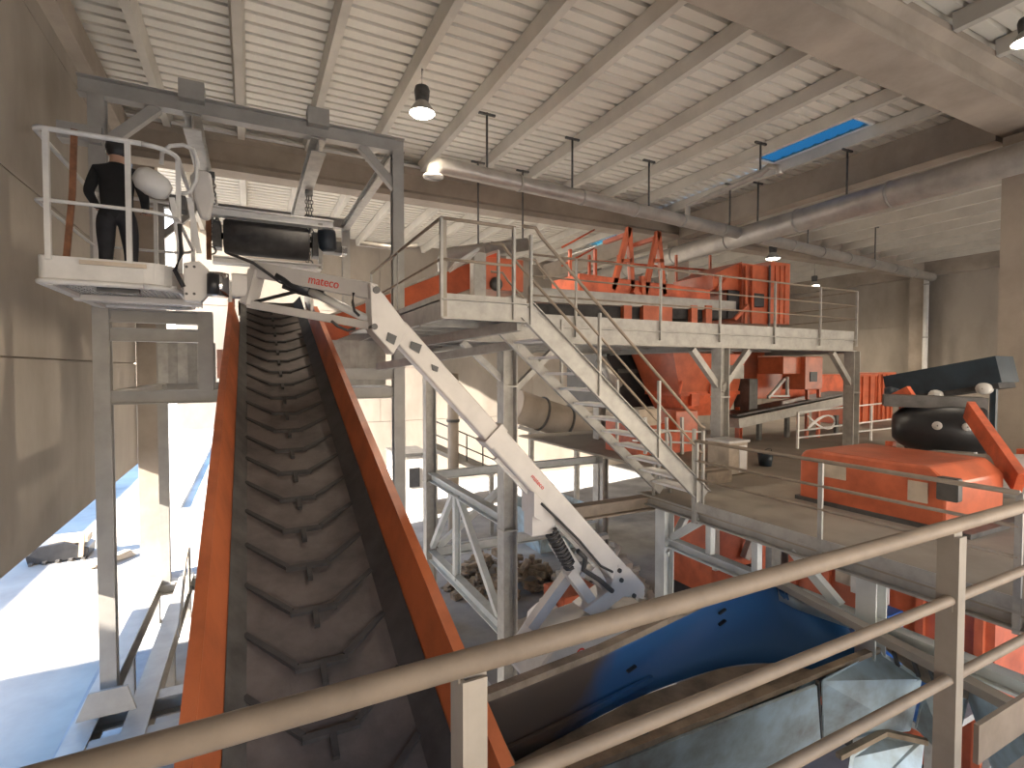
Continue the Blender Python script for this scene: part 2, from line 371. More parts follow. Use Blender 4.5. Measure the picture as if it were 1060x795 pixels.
def cleat_mesh(y):
    b = MB(); z = lambda yy: E(yy)-.470+.012
    pts = [(-.055,y+.31),(.215,y),(.245,y-.01),(.245,y-.028),(.53,y-.028),(.53,y),(.825,y+.25)]
    for (xa,ya),(xb,yb) in (((-.055,y+.31),(.235,y-.005)),((.225,y-.022),(.535,y-.022)),((.525,y-.005),(.83,y+.25)),((.385,y-.03),(.385,y-.165))):
        b.bar((xa,ya,z(ya)),(xb,yb,z(yb)),.036,.045,up)
    return b
c0 = cleat_mesh(2.15).build('chevron_cleat','cleat',belt, loc=(.39,2.15,E(2.15)))
y = 2.15
for k in range(1, 22):
    y += .43
    c = c0.copy(); COL.objects.link(c); c.parent = belt
    c.location = V(c0.location) + V((0,y-2.15,.385*(y-2.15)))
c = c0.copy(); COL.objects.link(c); c.parent = belt; c.location = V(c0.location)+V((0,-.43,-.385*.43))
for yy in (1.0,2.6,4.2,5.8,7.4,9.0,10.6):
    MB().tube((-.2,yy,E(yy)-.56),(.98,yy,E(yy)-.56),.055,12).build('idler_roller','dark',cv)
    MB().bar((-.33,yy+.3,E(yy+.3)-.66),(1.12,yy+.3,E(yy+.3)-.66),.08,.08).build('cross_member','orange',cv)
MB().tube((-.2,CY1,E(CY1)-.62),(.98,CY1,E(CY1)-.62),.15,20).build('head_pulley','rubber',cv)
for s in (-.36,1.08): MB().box((s,CY1-.9,E(CY1-.4)-.95),(s+.06,CY1+.4,E(CY1)-.2)).build('head_plate','white',cv)
b = MB(); b.box((-.36,8.6,E(8.6)-.72),(-.43,8.8,E(8.6)-.3)); b.build('bracket','orange',cv)
# ================================================================== GANTRY over the conveyor head
g = thing('steel_gantry','tall grey steel gantry standing over the upper end of the orange-sided conveyor','frame',(.2,9.5,0))
GY, GB = 9.5, 15.2; ZT = 10.27
for (x,y,z0) in ((-1.93,GY,1.25),(2.44,GY,0),(-1.93,GB,.9),(2.44,GB,0)):
    MB().ibeam((x,y,z0),(x,y,ZT-.12),.2,.2,.016,.012,(0,1,0)).build('leg','steel',g)
    MB().box((x-.2,y-.2,z0),(x+.2,y+.2,z0+.03)).build('base_plate','steel',g)
for y in (GY,GB):
    MB().ibeam((-2.15,y,ZT),(2.56,y,ZT),.26,.2,.02,.014).build('top_beam','steel',g)
    MB().bar((-1.9,y,ZT-.85),(-1.2,y,ZT-.12),.14,.14).build('knee_brace','steel',g)
    MB().bar((2.4,y,ZT-.75),(1.8,y,ZT-.12),.14,.14).build('knee_brace','steel',g)
MB().box((-2.35,GY-.2,ZT-.85),(-1.85,GY+.05,ZT-.62)).build('gusset','steel',g)
for x in (-.75,1.08):
    MB().ibeam((x,GY-.1,ZT-.27),(x,GB+.1,ZT-.27),.24,.24,.02,.014).build('trolley_beam','galv',g)
    MB().box((x-.17,GY-.16,ZT+.05),(x+.17,GY+.16,ZT+.33)).build('clamp_box','steel',g)
MB().ibeam((2.40,GY,ZT-.12),(2.40,GB,ZT-.12),.2,.16).build('side_beam','galv',g)
for z, x0, x1 in ((6.72,-1.93,-.55),(5.78,-1.93,2.44),(6.12,1.3,2.44)):
    MB().ibeam((x0,GY-.02,z),(x1,GY-.02,z),.2,.18,.016,.012).build('cross_beam','steel',g)
MB().ibeam((-1.93,GY-.02,7.0),(-.6,GY-.02,7.0),.2,.18).build('cross_beam','steel',g)
MB().ibeam((-.62,GY-.02,5.86),(-.62,GY-.02,7.1),.2,.2,.016,.012,(0,1,0)).build('stub_post','steel',g)
for x in (-1.93,2.44):
    for z in (5.78,): MB().ibeam((x,GY,z),(x,GB,z),.18,.16).build('long_beam','steel',g)
for x in (-.62,): MB().ibeam((x,GB,5.78),(x,GB,1.2),.18,.18,up=(0,1,0)).build('stub_post','steel',g)
MB().ibeam((-1.93,GB,5.78),(2.44,GB,5.78),.2,.18).build('cross_beam','steel',g)
# pale sheet cladding under the head (right of the belt)
def sheet(name, p0, p1, z0, z1, label=None):
    p0, p1 = V(p0), V(p1); d = (p1-p0); L = d.length; d.normalize(); n = V((-d.y,d.x,0)); b = MB(); k = int(L/.16); vs = []
    for i in range(k+1):
        p = p0+d*(L*i/k)+n*(.025 if i%2 else 0); vs += [(p.x,p.y,z0),(p.x,p.y,z1)]
    b.add(vs, [(2*i,2*i+2,2*i+3,2*i+1) for i in range(k)]); return b.build(name,'galv',g)
sheet('cladding_sheet',(1.35,10.1,0),(2.35,10.1,0),5.9,6.75)
sheet('cladding_sheet',(-1.8,13.6,0),(-.7,13.6,0),5.9,6.8)
# base frame carrying the left legs
bf = thing('base_frame','pale steel base frame on the ground under the left gantry legs, lit by sun','frame',(-1.9,11,0))
MB().ibeam((-2.15,8.4,1.07),(-2.15,15.4,.85),.34,.3,.03,.02).build('long_beam','steel',bf)
MB().ibeam((-1.5,8.4,1.07),(-1.5,15.4,.85),.34,.3,.03,.02).build('long_beam','steel',bf)
for y,zz in ((8.5,1.07),(9.5,1.03),(15.2,.8)): MB().ibeam((-2.3,y,zz),(.1,y,zz),.3,.26,.03,.02).build('cross_beam','steel',bf)
for x,y in ((-2.15,8.6),(-1.5,8.6),(-2.15,12),(-1.5,12),(-2.15,15.1),(-1.5,15.1),(0,9.5),(0,15.2),(0,8.5)): MB().ibeam((x,y,0),(x,y,.92-.03*(y-8.5)),.2,.2,up=(0,1,0)).build('foot','steel',bf)
MB().prism([(-2.25,9.1,1.25),(-1.55,9.1,1.25),(-1.65,9.1,1.62),(-2.1,9.1,1.62)],(0,.05,0)).build('gusset_plate','steel',bf)
t = thing('pipe_rail','thin bent handrail standing beside the far left gantry leg','rail',(-1.3,14,0))
MB().path([(-1.25,11.2,1.25),(-1.25,12.6,2.2),(-1.25,13.2,2.3),(-1.25,13.3,1.25)],.025,8).build('tube','post',t)
# hoist chains
def chain(p, L, label):
    p = V(p); t = thing('hoist_chain', label, 'chain', p, None)
    MB().box(p+V((-.07,-.07,-.1)),p+V((.07,.07,.02)),.01).build('trolley_block','dark',t)
    for s, l in ((-.04,L),(.05,L*.8),(.0,L*.95)):
        z = p.z-.1; i = 0; b = MB()
        while z > p.z-l:
            ax = V((1,0,0)) if i%2 else V((0,1,0)); r = [(.024*math.cos(a*math.pi/4)) for a in range(8)]
            pts = [V((p.x+s,p.y,z-.045))+ax*.03*math.cos(a*math.pi/4)+V((0,0,.05*math.sin(a*math.pi/4))) for a in range(9)]
            b.path(pts,.011,5,up=ax.cross(V((0,0,1)))); z -= .075; i += 1
        o = b.build('chain_fall','dark',t); o['kind'] = 'stuff'
    MB().path(arc(p+V((0,0,-L-.08)),.07,120,-150,8,(1,0,0),(0,0,1)),.016,6,up=V((0,1,0))).build('hook','dark',t)
    return t
chain((-.62,11.3,ZT-.4),1.35,'left hoist chain hanging from the gantry, above the lift basket end of the drum')
chain((1.12,11.5,ZT-.4),1.4,'right hoist chain hanging from the gantry, beside the dark blue motor')
# drive drum with its carrier
dr_ = thing('drive_drum','black rubber drum slung in a steel carrier below the chains at the conveyor top','drum',(.36,11.4,8.8))
MB().lathe((-.42,11.4,8.75),[(.05,0),(.30,0),(.33,.03),(.33,1.48),(.30,1.51),(.05,1.51)],(1,0,0),28).build('drum_shell','rubber',dr_)
MB().tube((-.62,11.4,8.75),(1.38,11.4,8.75),.06,14).build('shaft','chrome',dr_)
for x in (-.60,1.16): MB().box((x,11.2,8.5),(x+.14,11.6,8.98),.03).build('bearing_housing','dark',dr_)
MB().ibeam((-.75,11.2,9.15),(1.55,11.2,9.15),.16,.22).build('carrier_beam','white',dr_)  # white stands in for light falling on the steel bar
MB().ibeam((-.6,11.2,8.25),(1.3,11.2,8.25),.12,.3).build('scraper_bar','white',dr_)  # painted white to look lit, like the beam above
for x in (-.66,1.3): MB().bar((x,11.2,8.25),(x,11.2,9.15),.08,.1,(0,1,0)).build('hanger_plate','rust' if x<0 else 'galv',dr_)
for x,l in ((-.55,0),(1.2,0)): MB().bar((x,11.25,9.2),(x*.9,11.4,8.95),.05,.05).build('lug','galv',dr_)
t = thing('geared_motor','dark blue motor hanging at the right end of the black drum','motor',(1.6,11.4,8.8))
MB().lathe((1.42,11.2,9.02),[(.02,0),(.17,0),(.18,.05),(.18,.36),(.13,.42),(.02,.42)],(.05,0,-1),18).build('motor_body','motorblue',t)
MB().box((1.38,11.25,8.62),(1.72,11.6,8.85),.03).build('gearbox','dark',t)
MB().box((1.72,11.2,8.58),(1.82,11.5,8.75),.02).build('terminal_box','chrome',t)
# grey girts and pipes behind the head, on the gantry's right leg
t = thing('cross_pipe','thin grey pipe crossing behind the right gantry leg','pipe',(2,12.5,8))
MB().path([PY(372,252,12.5),PY(405,256,12.5),PY(432,255,12.5)],.06,10).build('tube','duct',t)
# ================================================================== NEAR GUARDRAIL
gr = thing('guardrail','dusty tan pipe guardrail crossing the foreground, in front of the hopper','railing',(1.5,1.1,4.45))
RY = 1.1
MB().tube((-.75,RY,5.515),(6.3,RY,5.56),.029,18).build('top_rail','rail',gr)
MB().tube((-.75,RY,5.20),(6.3,RY,5.245),.021,14).build('mid_rail','rail',gr)
MB().tube((-.75,RY,4.86),(6.3,RY,4.90),.021,14).build('lower_rail','rail',gr)
for x in (.447,2.665,4.85): 
    p = MB(); p.prism([(x-.03,RY-.03,4.40),(x+.03,RY-.03,4.40),(x+.03,RY-.022,4.40),(x-.022,RY-.022,4.40),(x-.022,RY+.05,4.40),(x-.03,RY+.05,4.40)],(0,0,1.095))
    p.build('post','post',gr)
    for z in (5.515,5.205,4.875): MB().box((x-.034,RY-.012,z-.03),(x+.036,RY+.012,z+.03)).build('rail_clip','post',gr)
MB().box((2.9,RY-.01,4.42),(6.3,RY+.01,4.60)).build('toe_board','rail',gr)
struct(MB().box((-3,-3,4.28),(6.3,1.02,4.43)).build('walkway_floor','concrete'))
# ================================================================== HOPPER
hp = thing('feed_hopper','big open steel hopper with blue and brown inside walls beside the conveyor','hopper',(3.5,2.6,0))
A = V((1.50,3.60,3.68)); A1 = V((2.78,3.76,3.66)); A2 = V((4.3,4.05,3.65)); B = V((5.64,4.19,3.65)); Cc = V((5.02,1.25,3.65)); D = V((1.25,1.25,3.7))
ze = 3.05
F0 = PZ(520,795,ze); F1 = PZ(570,768,ze); F2 = PZ(660,722,ze); F3 = PZ(745,692,ze); F4 = PZ(800,686,ze); F5 = PZ(850,694,ze)
G = V((5.60,3.85,3.62))
def spline(p, n):
    q = [p[0]*2-p[1]]+p+[p[-1]*2-p[-2]]; out = []
    for k in range(1,len(q)-2):
        for m in range(n):
            t = m/n; out.append(.5*(2*q[k]+(q[k+1]-q[k-1])*t+(2*q[k-1]-5*q[k]+4*q[k+1]-q[k+2])*t*t+(3*q[k]-q[k-1]-3*q[k+1]+q[k+2])*t**3))
    return out+[p[-1]]
RIM = [A, A1, A2, (A2+B)/2+V((0,.03,0)), B, B+(Cc-B)*.12, B+(Cc-B)*.34]
BOT = [F0, F1, F2, F3, F4, F5, PZ(905,682,3.15)]
tp, bt = spline(RIM,6), spline(BOT,6); n_ = len(tp); lo = MB(); rows = 6
lo.add([tp[k]+(bt[k]-tp[k])*(r/rows)+V((.0,.10*math.sin(math.pi*r/rows)*.5,0)) for k in range(n_) for r in range(rows+1)], [(k*(rows+1)+r,(k+1)*(rows+1)+r,(k+1)*(rows+1)+r+1,k*(rows+1)+r+1) for k in range(n_-1) for r in range(rows)], True)
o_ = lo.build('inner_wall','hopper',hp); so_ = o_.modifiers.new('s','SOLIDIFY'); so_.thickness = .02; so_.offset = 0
ws = MB(); m0 = 26
ws.add([p for k in range(m0,n_) for p in (tp[k]+(bt[k]-tp[k])*.03-V((.02,.02,0)), tp[k]+(bt[k]-tp[k])*.26-V((.025,.02,0)))], [(2*k,2*k+2,2*k+3,2*k+1) for k in range(n_-m0-1)], True)
o_ = ws.build('wear_strip','panel',hp); so_ = o_.modifiers.new('s','SOLIDIFY'); so_.thickness = .012
S0 = A+(F0-A)*.78; S1 = A1+(F1-A1)*.8; S2 = A2+(F2-A2)*.8
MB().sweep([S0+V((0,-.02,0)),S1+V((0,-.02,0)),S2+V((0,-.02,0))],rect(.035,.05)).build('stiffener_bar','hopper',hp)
for p,f in ((A1,.35),(A2,.4),(A2,.12)):
    q = p+V((.3,-.03,-.45*f-.1)); MB().bar(q,q+V((.10,0,.03)),.03,.02).build('lug','black',hp)
R0 = PZ(600,795,3.28); R1 = PZ(908,672,3.28); rd = (R1-R0).normalized(); R00 = R0-rd*.75
MB().prism([F0+V((-.4,0,0)),F1,F2,F3,F4,F5,R1+V((0,.03,ze-3.28)),R00+V((0,.03,ze-3.28))],(0,0,-.05)).build('dusty_bed','brown',hp)
for px,py in ((662,757),(720,727),(612,783)):
    p = PZ(px,py,ze+.01); MB().bar(p+V((-.05,.05,0)),p+V((.05,-.06,0)),.035,.02).build('bed_slot','black',hp)
MB().prism([R00,R1,R1+V((0,.09,-.23)),R00+V((0,.09,-.23))],(0,.03,0)).build('divider_wall','panel',hp)
MB().bar(R00,R1,.07,.05).build('divider_ridge','brown',hp)
for f in (.12,.3,.5,.66,.78,.9): p = R0+(R1-R0)*f; MB().bar(p+V((0,.05,-.02)),p+V((0,.06,-.2)),.05,.04,(0,1,0)).build('divider_rib','steel',hp)
def wp(pix, m='panel'): return MB().plate([PZ(*q) for q in pix],.025).build('wear_plate',m,hp)
wp([(560,815,3.25),(843,708,3.25),(848,772,2.45),(700,830,2.3)])
wp([(850,705,3.25),(909,674,3.25),(953,703,3.05),(941,757,2.5),(852,768,2.45)])
MB().bar(PZ(846,706,3.25),PZ(850,772,2.45),.03,.04).build('plate_rib','dark',hp)
wp([(947,752,2.55),(955,716,3.0),(1002,720,3.05),(985,790,2.5)])
wp([(915,668,3.3),(1008,700,3.45),(1003,722,3.05),(957,704,3.05)],'brown')
for px,py in ((925,675),(945,682),(962,690)): MB().bar(PZ(px,py,3.32),PZ(px+6,py+18,3.1),.03,.03).build('wall_rib','dark',hp)
wp([(880,785,2.42),(916,760,2.5),(957,768,2.5),(950,830,2.1),(870,850,2.0)])
MB().bar(PZ(868,783,2.45),PZ(916,758,2.53),.06,.05).bar(PZ(916,758,2.53),PZ(960,768,2.53),.05,.05).build('plate_ridge','brown',hp)
MB().plate([B,Cc,PZ(1030,800,2.6),PZ(1003,722,3.05),PZ(1008,700,3.45)],.02).build('side_wall','panel',hp)
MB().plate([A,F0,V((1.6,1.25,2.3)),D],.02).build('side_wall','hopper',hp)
MB().plate([D,V((1.6,1.5,1.6)),V((4.75,1.5,1.6)),Cc],.02).build('front_wall','panel',hp)
MB().box((1.5,1.4,1.95),(5.0,3.0,2.0)).build('bottom_plate','dark',hp)
MB().sweep([A,A1,A2,B],rect(.09,.06)).build('rim','brown',hp)
MB().bar(B,Cc,.12,.07).build('rim','steel',hp)
MB().bar(A,D,.09,.06).build('rim','brown',hp)
for p in ((1.5,3.5),(5.4,3.9),(1.5,1.4),(5.0,1.4)): MB().ibeam((p[0],p[1],0),(p[0],p[1],2.4),.2,.2,up=(0,1,0)).build('leg','steel',hp)
# ================================================================== STEEL PLATFORM with landing
pf = thing('steel_platform','high grey steel platform carrying the orange sorting machine','platform',(6,8,0))
ZD = 6.98
# landing + main deck plates
MB().box((1.86,5.4,ZD-.03),(2.92,12.2,ZD)).build('floor_plate','galv',pf)
MB().box((2.92,7.9,ZD-.03),(13.75,12.2,ZD)).build('floor_plate','galv',pf)
for a,c in (((1.86,5.4),(2.92,5.4)),((1.86,5.4),(1.86,9.0))):
    MB().chan((*a,6.86),(*c,6.86),.22,.08,flip=1).build('edge_beam','galv',pf)
    MB().bar((*a,7.0),(*c,7.0),.012,.07).build('toe_board','galv',pf)
MB().chan((2.92,5.4,6.86),(2.92,7.9,6.86),.22,.08).build('edge_beam','galv',pf)
MB().ibeam((2.92,7.9,6.81),(13.75,7.9,6.81),.30,.2,.02,.014).build('edge_beam','galv',pf)
MB().bar((2.92,7.88,7.07),(13.75,7.88,7.07),.012,.20).build('toe_board','galv',pf)
for x in (3.9,9.0,13.7): MB().ibeam((x,7.9,6.75),(x,12.2,6.75),.3,.2).build('cross_beam','steel',pf)
MB().ibeam((2.92,12.2,6.81),(13.75,12.2,6.81),.3,.2).build('edge_beam','galv',pf)
for y in (9.0,10.2,11.3): MB().ibeam((3.0,y,6.8),(13.7,y,6.8),.2,.14).build('joist','galv',pf)
for y in (6.2,6.9,7.6,8.4): MB().chan((1.86,y,6.80),(2.92,y,6.80),.14,.06).build('joist','galv',pf)
# struts tying the landing back to the frame
for y0,y1,x0 in ((5.5,7.9,2.85),): 
    MB().bar((2.86,5.45,6.72),(2.0,8.6,6.55),.10,.12).build('strut','galv',pf)
    MB().bar((3.3,6.3,6.55),(1.95,8.9,6.25),.10,.12).build('strut','galv',pf)
for (x,y,z0) in ((3.9,7.9,0),(3.9,12.2,0),(9.0,7.9,4.2),(13.72,7.9,4.2),(9.0,12.2,0),(13.72,12.2,0)):
    MB().ibeam((x,y,z0),(x,y,6.66),.26,.26,.02,.014,(1,0,0)).build('column','galv',pf)
    for zz in ((3.45,5.9) if x<4 else (5.6,)): MB().box((x-.14,y-.14,zz),(x+.14,y+.14,zz+.03)).build('splice_plate','galv',pf)
for x,s in ((9.0,-1),(9.0,1),(13.72,-1)): MB().bar((x,7.9,5.75),(x+s*.85,7.9,6.62),.12,.12).build('knee_brace','galv',pf)
MB().bar((3.9,7.9,5.95),(3.1,7.95,6.65),.1,.1).build('knee_brace','galv',pf)
MB().bar((3.9,7.95,5.7),(4.9,7.95,6.6),.1,.1).build('knee_brace','galv',pf)
# railings
def rails(parent, pts, zb, hs, posts, r=.021, m='rail', pm='galv', tw=.05):
    for i,h in enumerate(hs):
        MB().path([V((p[0],p[1],zb+h)) for p in pts], r if i==0 else r*.75, 8).build('handrail' if i==0 else 'mid_rail', m, parent)
    for (x,y) in posts: MB().bar((x,y,zb-.2),(x,y,zb+hs[0]),tw,tw*.6,(1,0,0)).build('rail_post',pm,parent)
pr = thing('platform_railing','grey railing along the front edge of the high platform below the orange machine','railing',(8,7.85,ZD))
rails(pr, [(4.3,7.84),(13.78,7.84)], ZD, (1.20,.83,.50), [(5.25,7.84),(7.25,7.84),(8.9,7.84),(10.65,7.84),(12.3,7.84),(13.78,7.84)])
rails(pr, [(13.78,7.84),(13.78,12.1)], ZD, (1.20,.83,.50), [(13.78,10),(13.78,12.1)])
lr = thing('landing_railing','grey railing around the small landing at the top of the stair','railing',(2.3,5.4,ZD))
rails(lr, [(1.86,9.0),(1.86,5.38),(2.76,5.38)], ZD, (.86,.42), [(1.86,5.38),(2.74,5.38),(1.86,7.2),(1.86,9.0)])
MB().bar((1.90,5.42,ZD-.2),(1.90,5.42,ZD+.86),.07,.05,(1,0,0)).build('corner_post','post',lr)
# ================================================================== STAIR
st = thing('steel_stair','grey open-tread steel stair dropping from the high platform to the middle floor','stair',(4.3,5.8,4.2))
SX0,SZ0,SX1,SZ1 = 2.92,6.90,5.86,4.34
sd = V((SX1-SX0,0,SZ1-SZ0))
for y in (5.42,6.28):
    h_ = .25 if y<6 else .13; dz = 0 if y<6 else -.08
    MB().chan((SX0,y,SZ0+dz),(SX1,y,SZ1+dz),h_,.06,.01,(0,0,1),1 if y<6 else -1).build('stringer','galv',st)
n = 12
for k in range(n):
    f = (k+.6)/n; p = V((SX0,0,SZ0))+sd*f
    MB().box((p.x-.13,5.44,p.z-.005),(p.x+.13,6.26,p.z+.028)).build('tread','white',st)  # white puts the missing light from below into the tread colour
for y in (5.40,6.30):
    for i,h in enumerate((.98,.60)):
        pts = [V((SX0-.05,y,SZ0+h)),V((SX0+.12,y,SZ0+h)),V((SX0+.2,y,SZ0+h-.1)),V((SX1-.1,y,SZ1+h+.08)),V((SX1-.02,y,SZ1+h+.04))]
        MB().path(pts, .021 if i==0 else .016, 8, up=V((0,1,0))).build('handrail' if i==0 else 'mid_rail','rail',st)
    for f in (.02,.36,.70,.985):
        p = V((SX0,y,SZ0))+sd*f; MB().bar(p+V((0,0,-.12)),p+V((0,0,.94)),.045,.03,(1,0,0)).build('rail_post','galv',st)
# ================================================================== LOWER TRUSS between the two left columns
tr = thing('braced_frame','pale steel frame with diagonal braces standing right of the conveyor','frame',(3.9,10,0))
for z,h in ((3.6,.2),(1.68,.24)):
    MB().ibeam((3.9,8.05,z),(3.9,12.05,z),h,.18,.016,.012).build('long_beam','pale',tr)
    MB().ibeam((4.05,12.2,z),(9.0,12.2,z),h,.18,.016,.012).build('cross_beam','pale',tr)
MB().ibeam((3.9,10.35,1.7),(3.9,10.35,3.5),.14,.14,up=(1,0,0)).build('middle_post','pale',tr)
MB().bar((3.9,12.0,1.9),(3.9,10.55,3.5),.12,.12).build('diagonal_brace','pale',tr)
MB().bar((3.9,10.2,3.5),(3.9,8.2,1.8),.12,.12).build('diagonal_brace','pale',tr)
MB().bar((4.1,12.2,1.8),(6.4,12.2,3.5),.14,.14).build('diagonal_brace','pale',tr)
MB().ibeam((3.9,8.0,.14),(3.9,12.0,.14),.2,.18).build('sill_beam','pale',tr)
# ================================================================== MIDDLE FLOOR
mf = thing('middle_platform','middle-height grey platform with a dusty floor at the foot of the stair','platform',(6,3,0))
ZM = 4.20; MX = 5.66
MB().box((MX,1.15,ZM-.05),(15.7,6.55,ZM)).box((15.7,1.15,ZM-.05),(16.4,5.1,ZM)).box((15.7,5.8,ZM-.05),(16.4,6.55,ZM)).box((16.4,1.15,ZM-.05),(26,6.55,ZM)).box((7.3,6.55,ZM-.05),(26,14,ZM)).build('floor_slab','deck_floor',mf)
MB().bar((MX-.006,.5,ZM+.05),(MX-.006,5.38,ZM+.05),.012,.12).build('toe_board','galv',mf)
MB().ibeam((MX+.06,1.1,ZM-.09),(MX+.06,6.6,ZM-.09),.17,.16,.02,.014).build('edge_beam','galv',mf)
MB().ibeam((4.0,6.45,ZM-.15),(9,6.45,ZM-.15),.22,.2).build('cross_beam','rail',mf)
for y in (2.5,4.6): MB().ibeam((MX+.1,y,ZM-.14),(12,y,ZM-.14),.17,.14).build('cross_beam','steel',mf)
for y in (6.1,3.08,1.4): MB().ibeam((5.76,y,0),(5.76,y,ZM-.18),.2,.2,.016,.012,(1,0,0)).build('column','pale',mf)
MB().ibeam((5.76,1.2,3.53),(5.76,6.0,3.53),.15,.15).build('tie_beam','pale',mf)
MB().bar((5.76,5.95,3.6),(5.76,5.35,4.04),.10,.10).build('brace','pale',mf)
MB().bar((5.76,3.95,4.04),(5.76,3.4,3.6),.10,.10).build('brace','pale',mf)
for y in (5.2,4.45): MB().bar((5.76,y,3.58),(5.76,y,4.06),.09,.09,(1,0,0)).build('stud','pale',mf)
MB().bar((5.8,6.1,3.3),(6.7,6.4,4.0),.1,.1).build('brace','pale',mf)
for x in (9,13): 
    for y in (1.8,6.45,12): MB().ibeam((x,y,0),(x,y,ZM-.05),.2,.2,up=(1,0,0)).build('column','galv',mf)
mr = thing('edge_railing','pale railing along the edge of the middle platform, left of the orange housing','railing',(MX,3,ZM))
rails(mr, [(MX,5.40),(MX,1.9)], ZM, (.98,.70,.44), [(MX,5.37),(MX,3.57),(MX,1.9)], r=.023)
MB().tube((MX,5.42,ZM-.2),(MX,5.42,ZM+1.15),.03,10).build('end_post','galv',mr)
b = MB(); b.path([(MX+.05,6.3,ZM),(MX+.05,6.3,ZM+.9),(MX+.1,6.3,ZM+1.0),(MX+.35,6.3,ZM+1.0),(MX+.4,6.3,ZM+.9),(MX+.4,6.3,ZM)],.024,8,up=V((0,1,0))); b.build('gate_loop','galv',mr)
# ================================================================== BOOM LIFT
bl = thing('boom_lift','pale grey telescopic boom lift reaching over the conveyor from the floor behind the hopper','boom lift',(4.3,5.3,0))
def ppoly(pts, Y): return [PY(a,b,Y) for a,b in pts]
PV = V((4.20,5.16,3.52)); EL = V((1.22,5.24,6.72)); bd = (PV-EL).normalized(); bn = V((0,1,0)).cross(bd).normalized()
if bn.z < 0: bn = -bn
K = EL + bd*1.72                                            # where the inner boom slides out
boom = MB().sweep([K-bd*.05, PV+bd*.12], rect(.24,.255,.03), bn).build('outer_boom','lift',bl)
MB().sweep([EL+bd*.15, K], rect(.19,.215,.02), bn).build('inner_boom','lift',bl)
MB().sweep([K-bd*.07, K+bd*.04], rect(.27,.285,.02), bn).build('boom_collar','lift',boom)
MB().sweep([K+bd*.2-bn*.145, PV-bd*.5-bn*.145], rect(.05,.05), bn).build('cable_tray','liftw',boom)
kn = MB().prism(ppoly([(383,292),(397,304),(424,340),(407,367),(394,352),(385,342)],5.10),(0,.26,0)).build('jib_knuckle','lift',bl,bevel=.01)
MB().tube(PY(390,300,5.08),PY(390,300,5.08)+V((0,.3,0)),.035,12).build('pin','dark',kn)
MB().tube(PY(388,338,5.08),PY(388,338,5.08)+V((0,.3,0)),.03,12).build('pin','dark',kn)
MB().prism(ppoly([(402,344),(411,348),(408,357),(400,352)],5.085),(0,.012,0)).build('knuckle_cutout','black',kn)
for q in ([(400,317),(406,321),(405,328),(401,324)],[(426,353),(437,357),(434,366),(425,360)],[(447,377),(454,380),(453,385),(448,383)]):
    MB().prism(ppoly(q,5.112),(0,.012,0)).build('arrow_sticker','black',kn)
# jib
JA = PY(264,279,6.25); JB = PY(386,302,5.26); jd = (JB-JA).normalized(); jn = jd.cross(V((0,0,1))).normalized()
if jn.y > 0: jn = -jn
ja = MB().sweep([JA,JB], rect(.15,.165,.015)).build('jib_arm','lift',bl)
LA = PY(259,315,6.22); LB = PY(388,338,5.26)
MB().sweep([LA,LB], rect(.10,.085,.01)).build('parallel_link','lift',bl)
MB().tube(PY(288,286,6.0),PY(322,302,5.75),.055,14).build('jib_cylinder','black',bl)
MB().tube(PY(318,300,5.78),PY(382,331,5.3),.042,12).build('cylinder_rod','liftw',bl)
MB().bar(PY(266,281,6.2),PY(257,316,6.2),.16,.09,jd).build('jib_yoke','lift',bl)
MB().bar(PY(280,280,6.1),PY(310,300,5.85),.05,.03).bar(PY(262,313,6.2),PY(330,296,5.7),.03,.03).build('hose_carrier','black',bl)
def hose(pix, Ys, r=.014, m='rubber'):
    MB().path([PY(a,b,y) for (a,b),y in zip(pix,Ys)], r, 8).build('hose',m,bl)
MB().sweep([PY(296,293,6.0),PY(312,299,5.9),PY(332,304,5.75)],rect(.10,.13,.02)).build('valve_block','black',bl)
hose([(366,303),(365,313),(367,322),(372,327)],[5.3]*4)
hose([(343,332),(350,338),(360,342),(368,340)],[5.35]*4)
hose([(186,232),(188,262),(181,280),(190,297)],[6.25]*4,.022)
hose([(236,262),(262,272),(290,292),(316,300)],[6.2,6.1,5.95,5.8],.016)
p = JA+(JB-JA)*.64+jn*.0785+V((0,0,0)); text('mateco','lettering',.125,p,jd,(0,0,1),'red',ja)
p = EL+bd*2.45+V((0,-.125,0)); text('mateco','lettering',.075,p,bd,bn,'red',boom)
# rotator
MB().box(PY(240,284,6.25)+V((0,-.12,0)),PY(256,309,6.25)+V((0,.12,0)),.03).build('rotator','lift',bl)
MB().tube(PY(226,283,6.3),PY(226,307,6.3),.10,18).build('rotator_cylinder','chrome',bl)
MB().tube(PY(221,284,6.22),PY(221,305,6.22),.06,12).build('rotator_cover','black',bl)
MB().prism(ppoly([(190,272),(206,270),(216,279),(216,304),(208,313),(190,311)],6.26),(0,.14,0)).build('basket_bracket','lift',bl,bevel=.012)
for q in ((193,276),(201,276),(193,304),(201,304)): MB().tube(PY(*q,6.25),PY(*q,6.25)+V((0,.03,0)),.014,8).build('bolt','dark',bl)
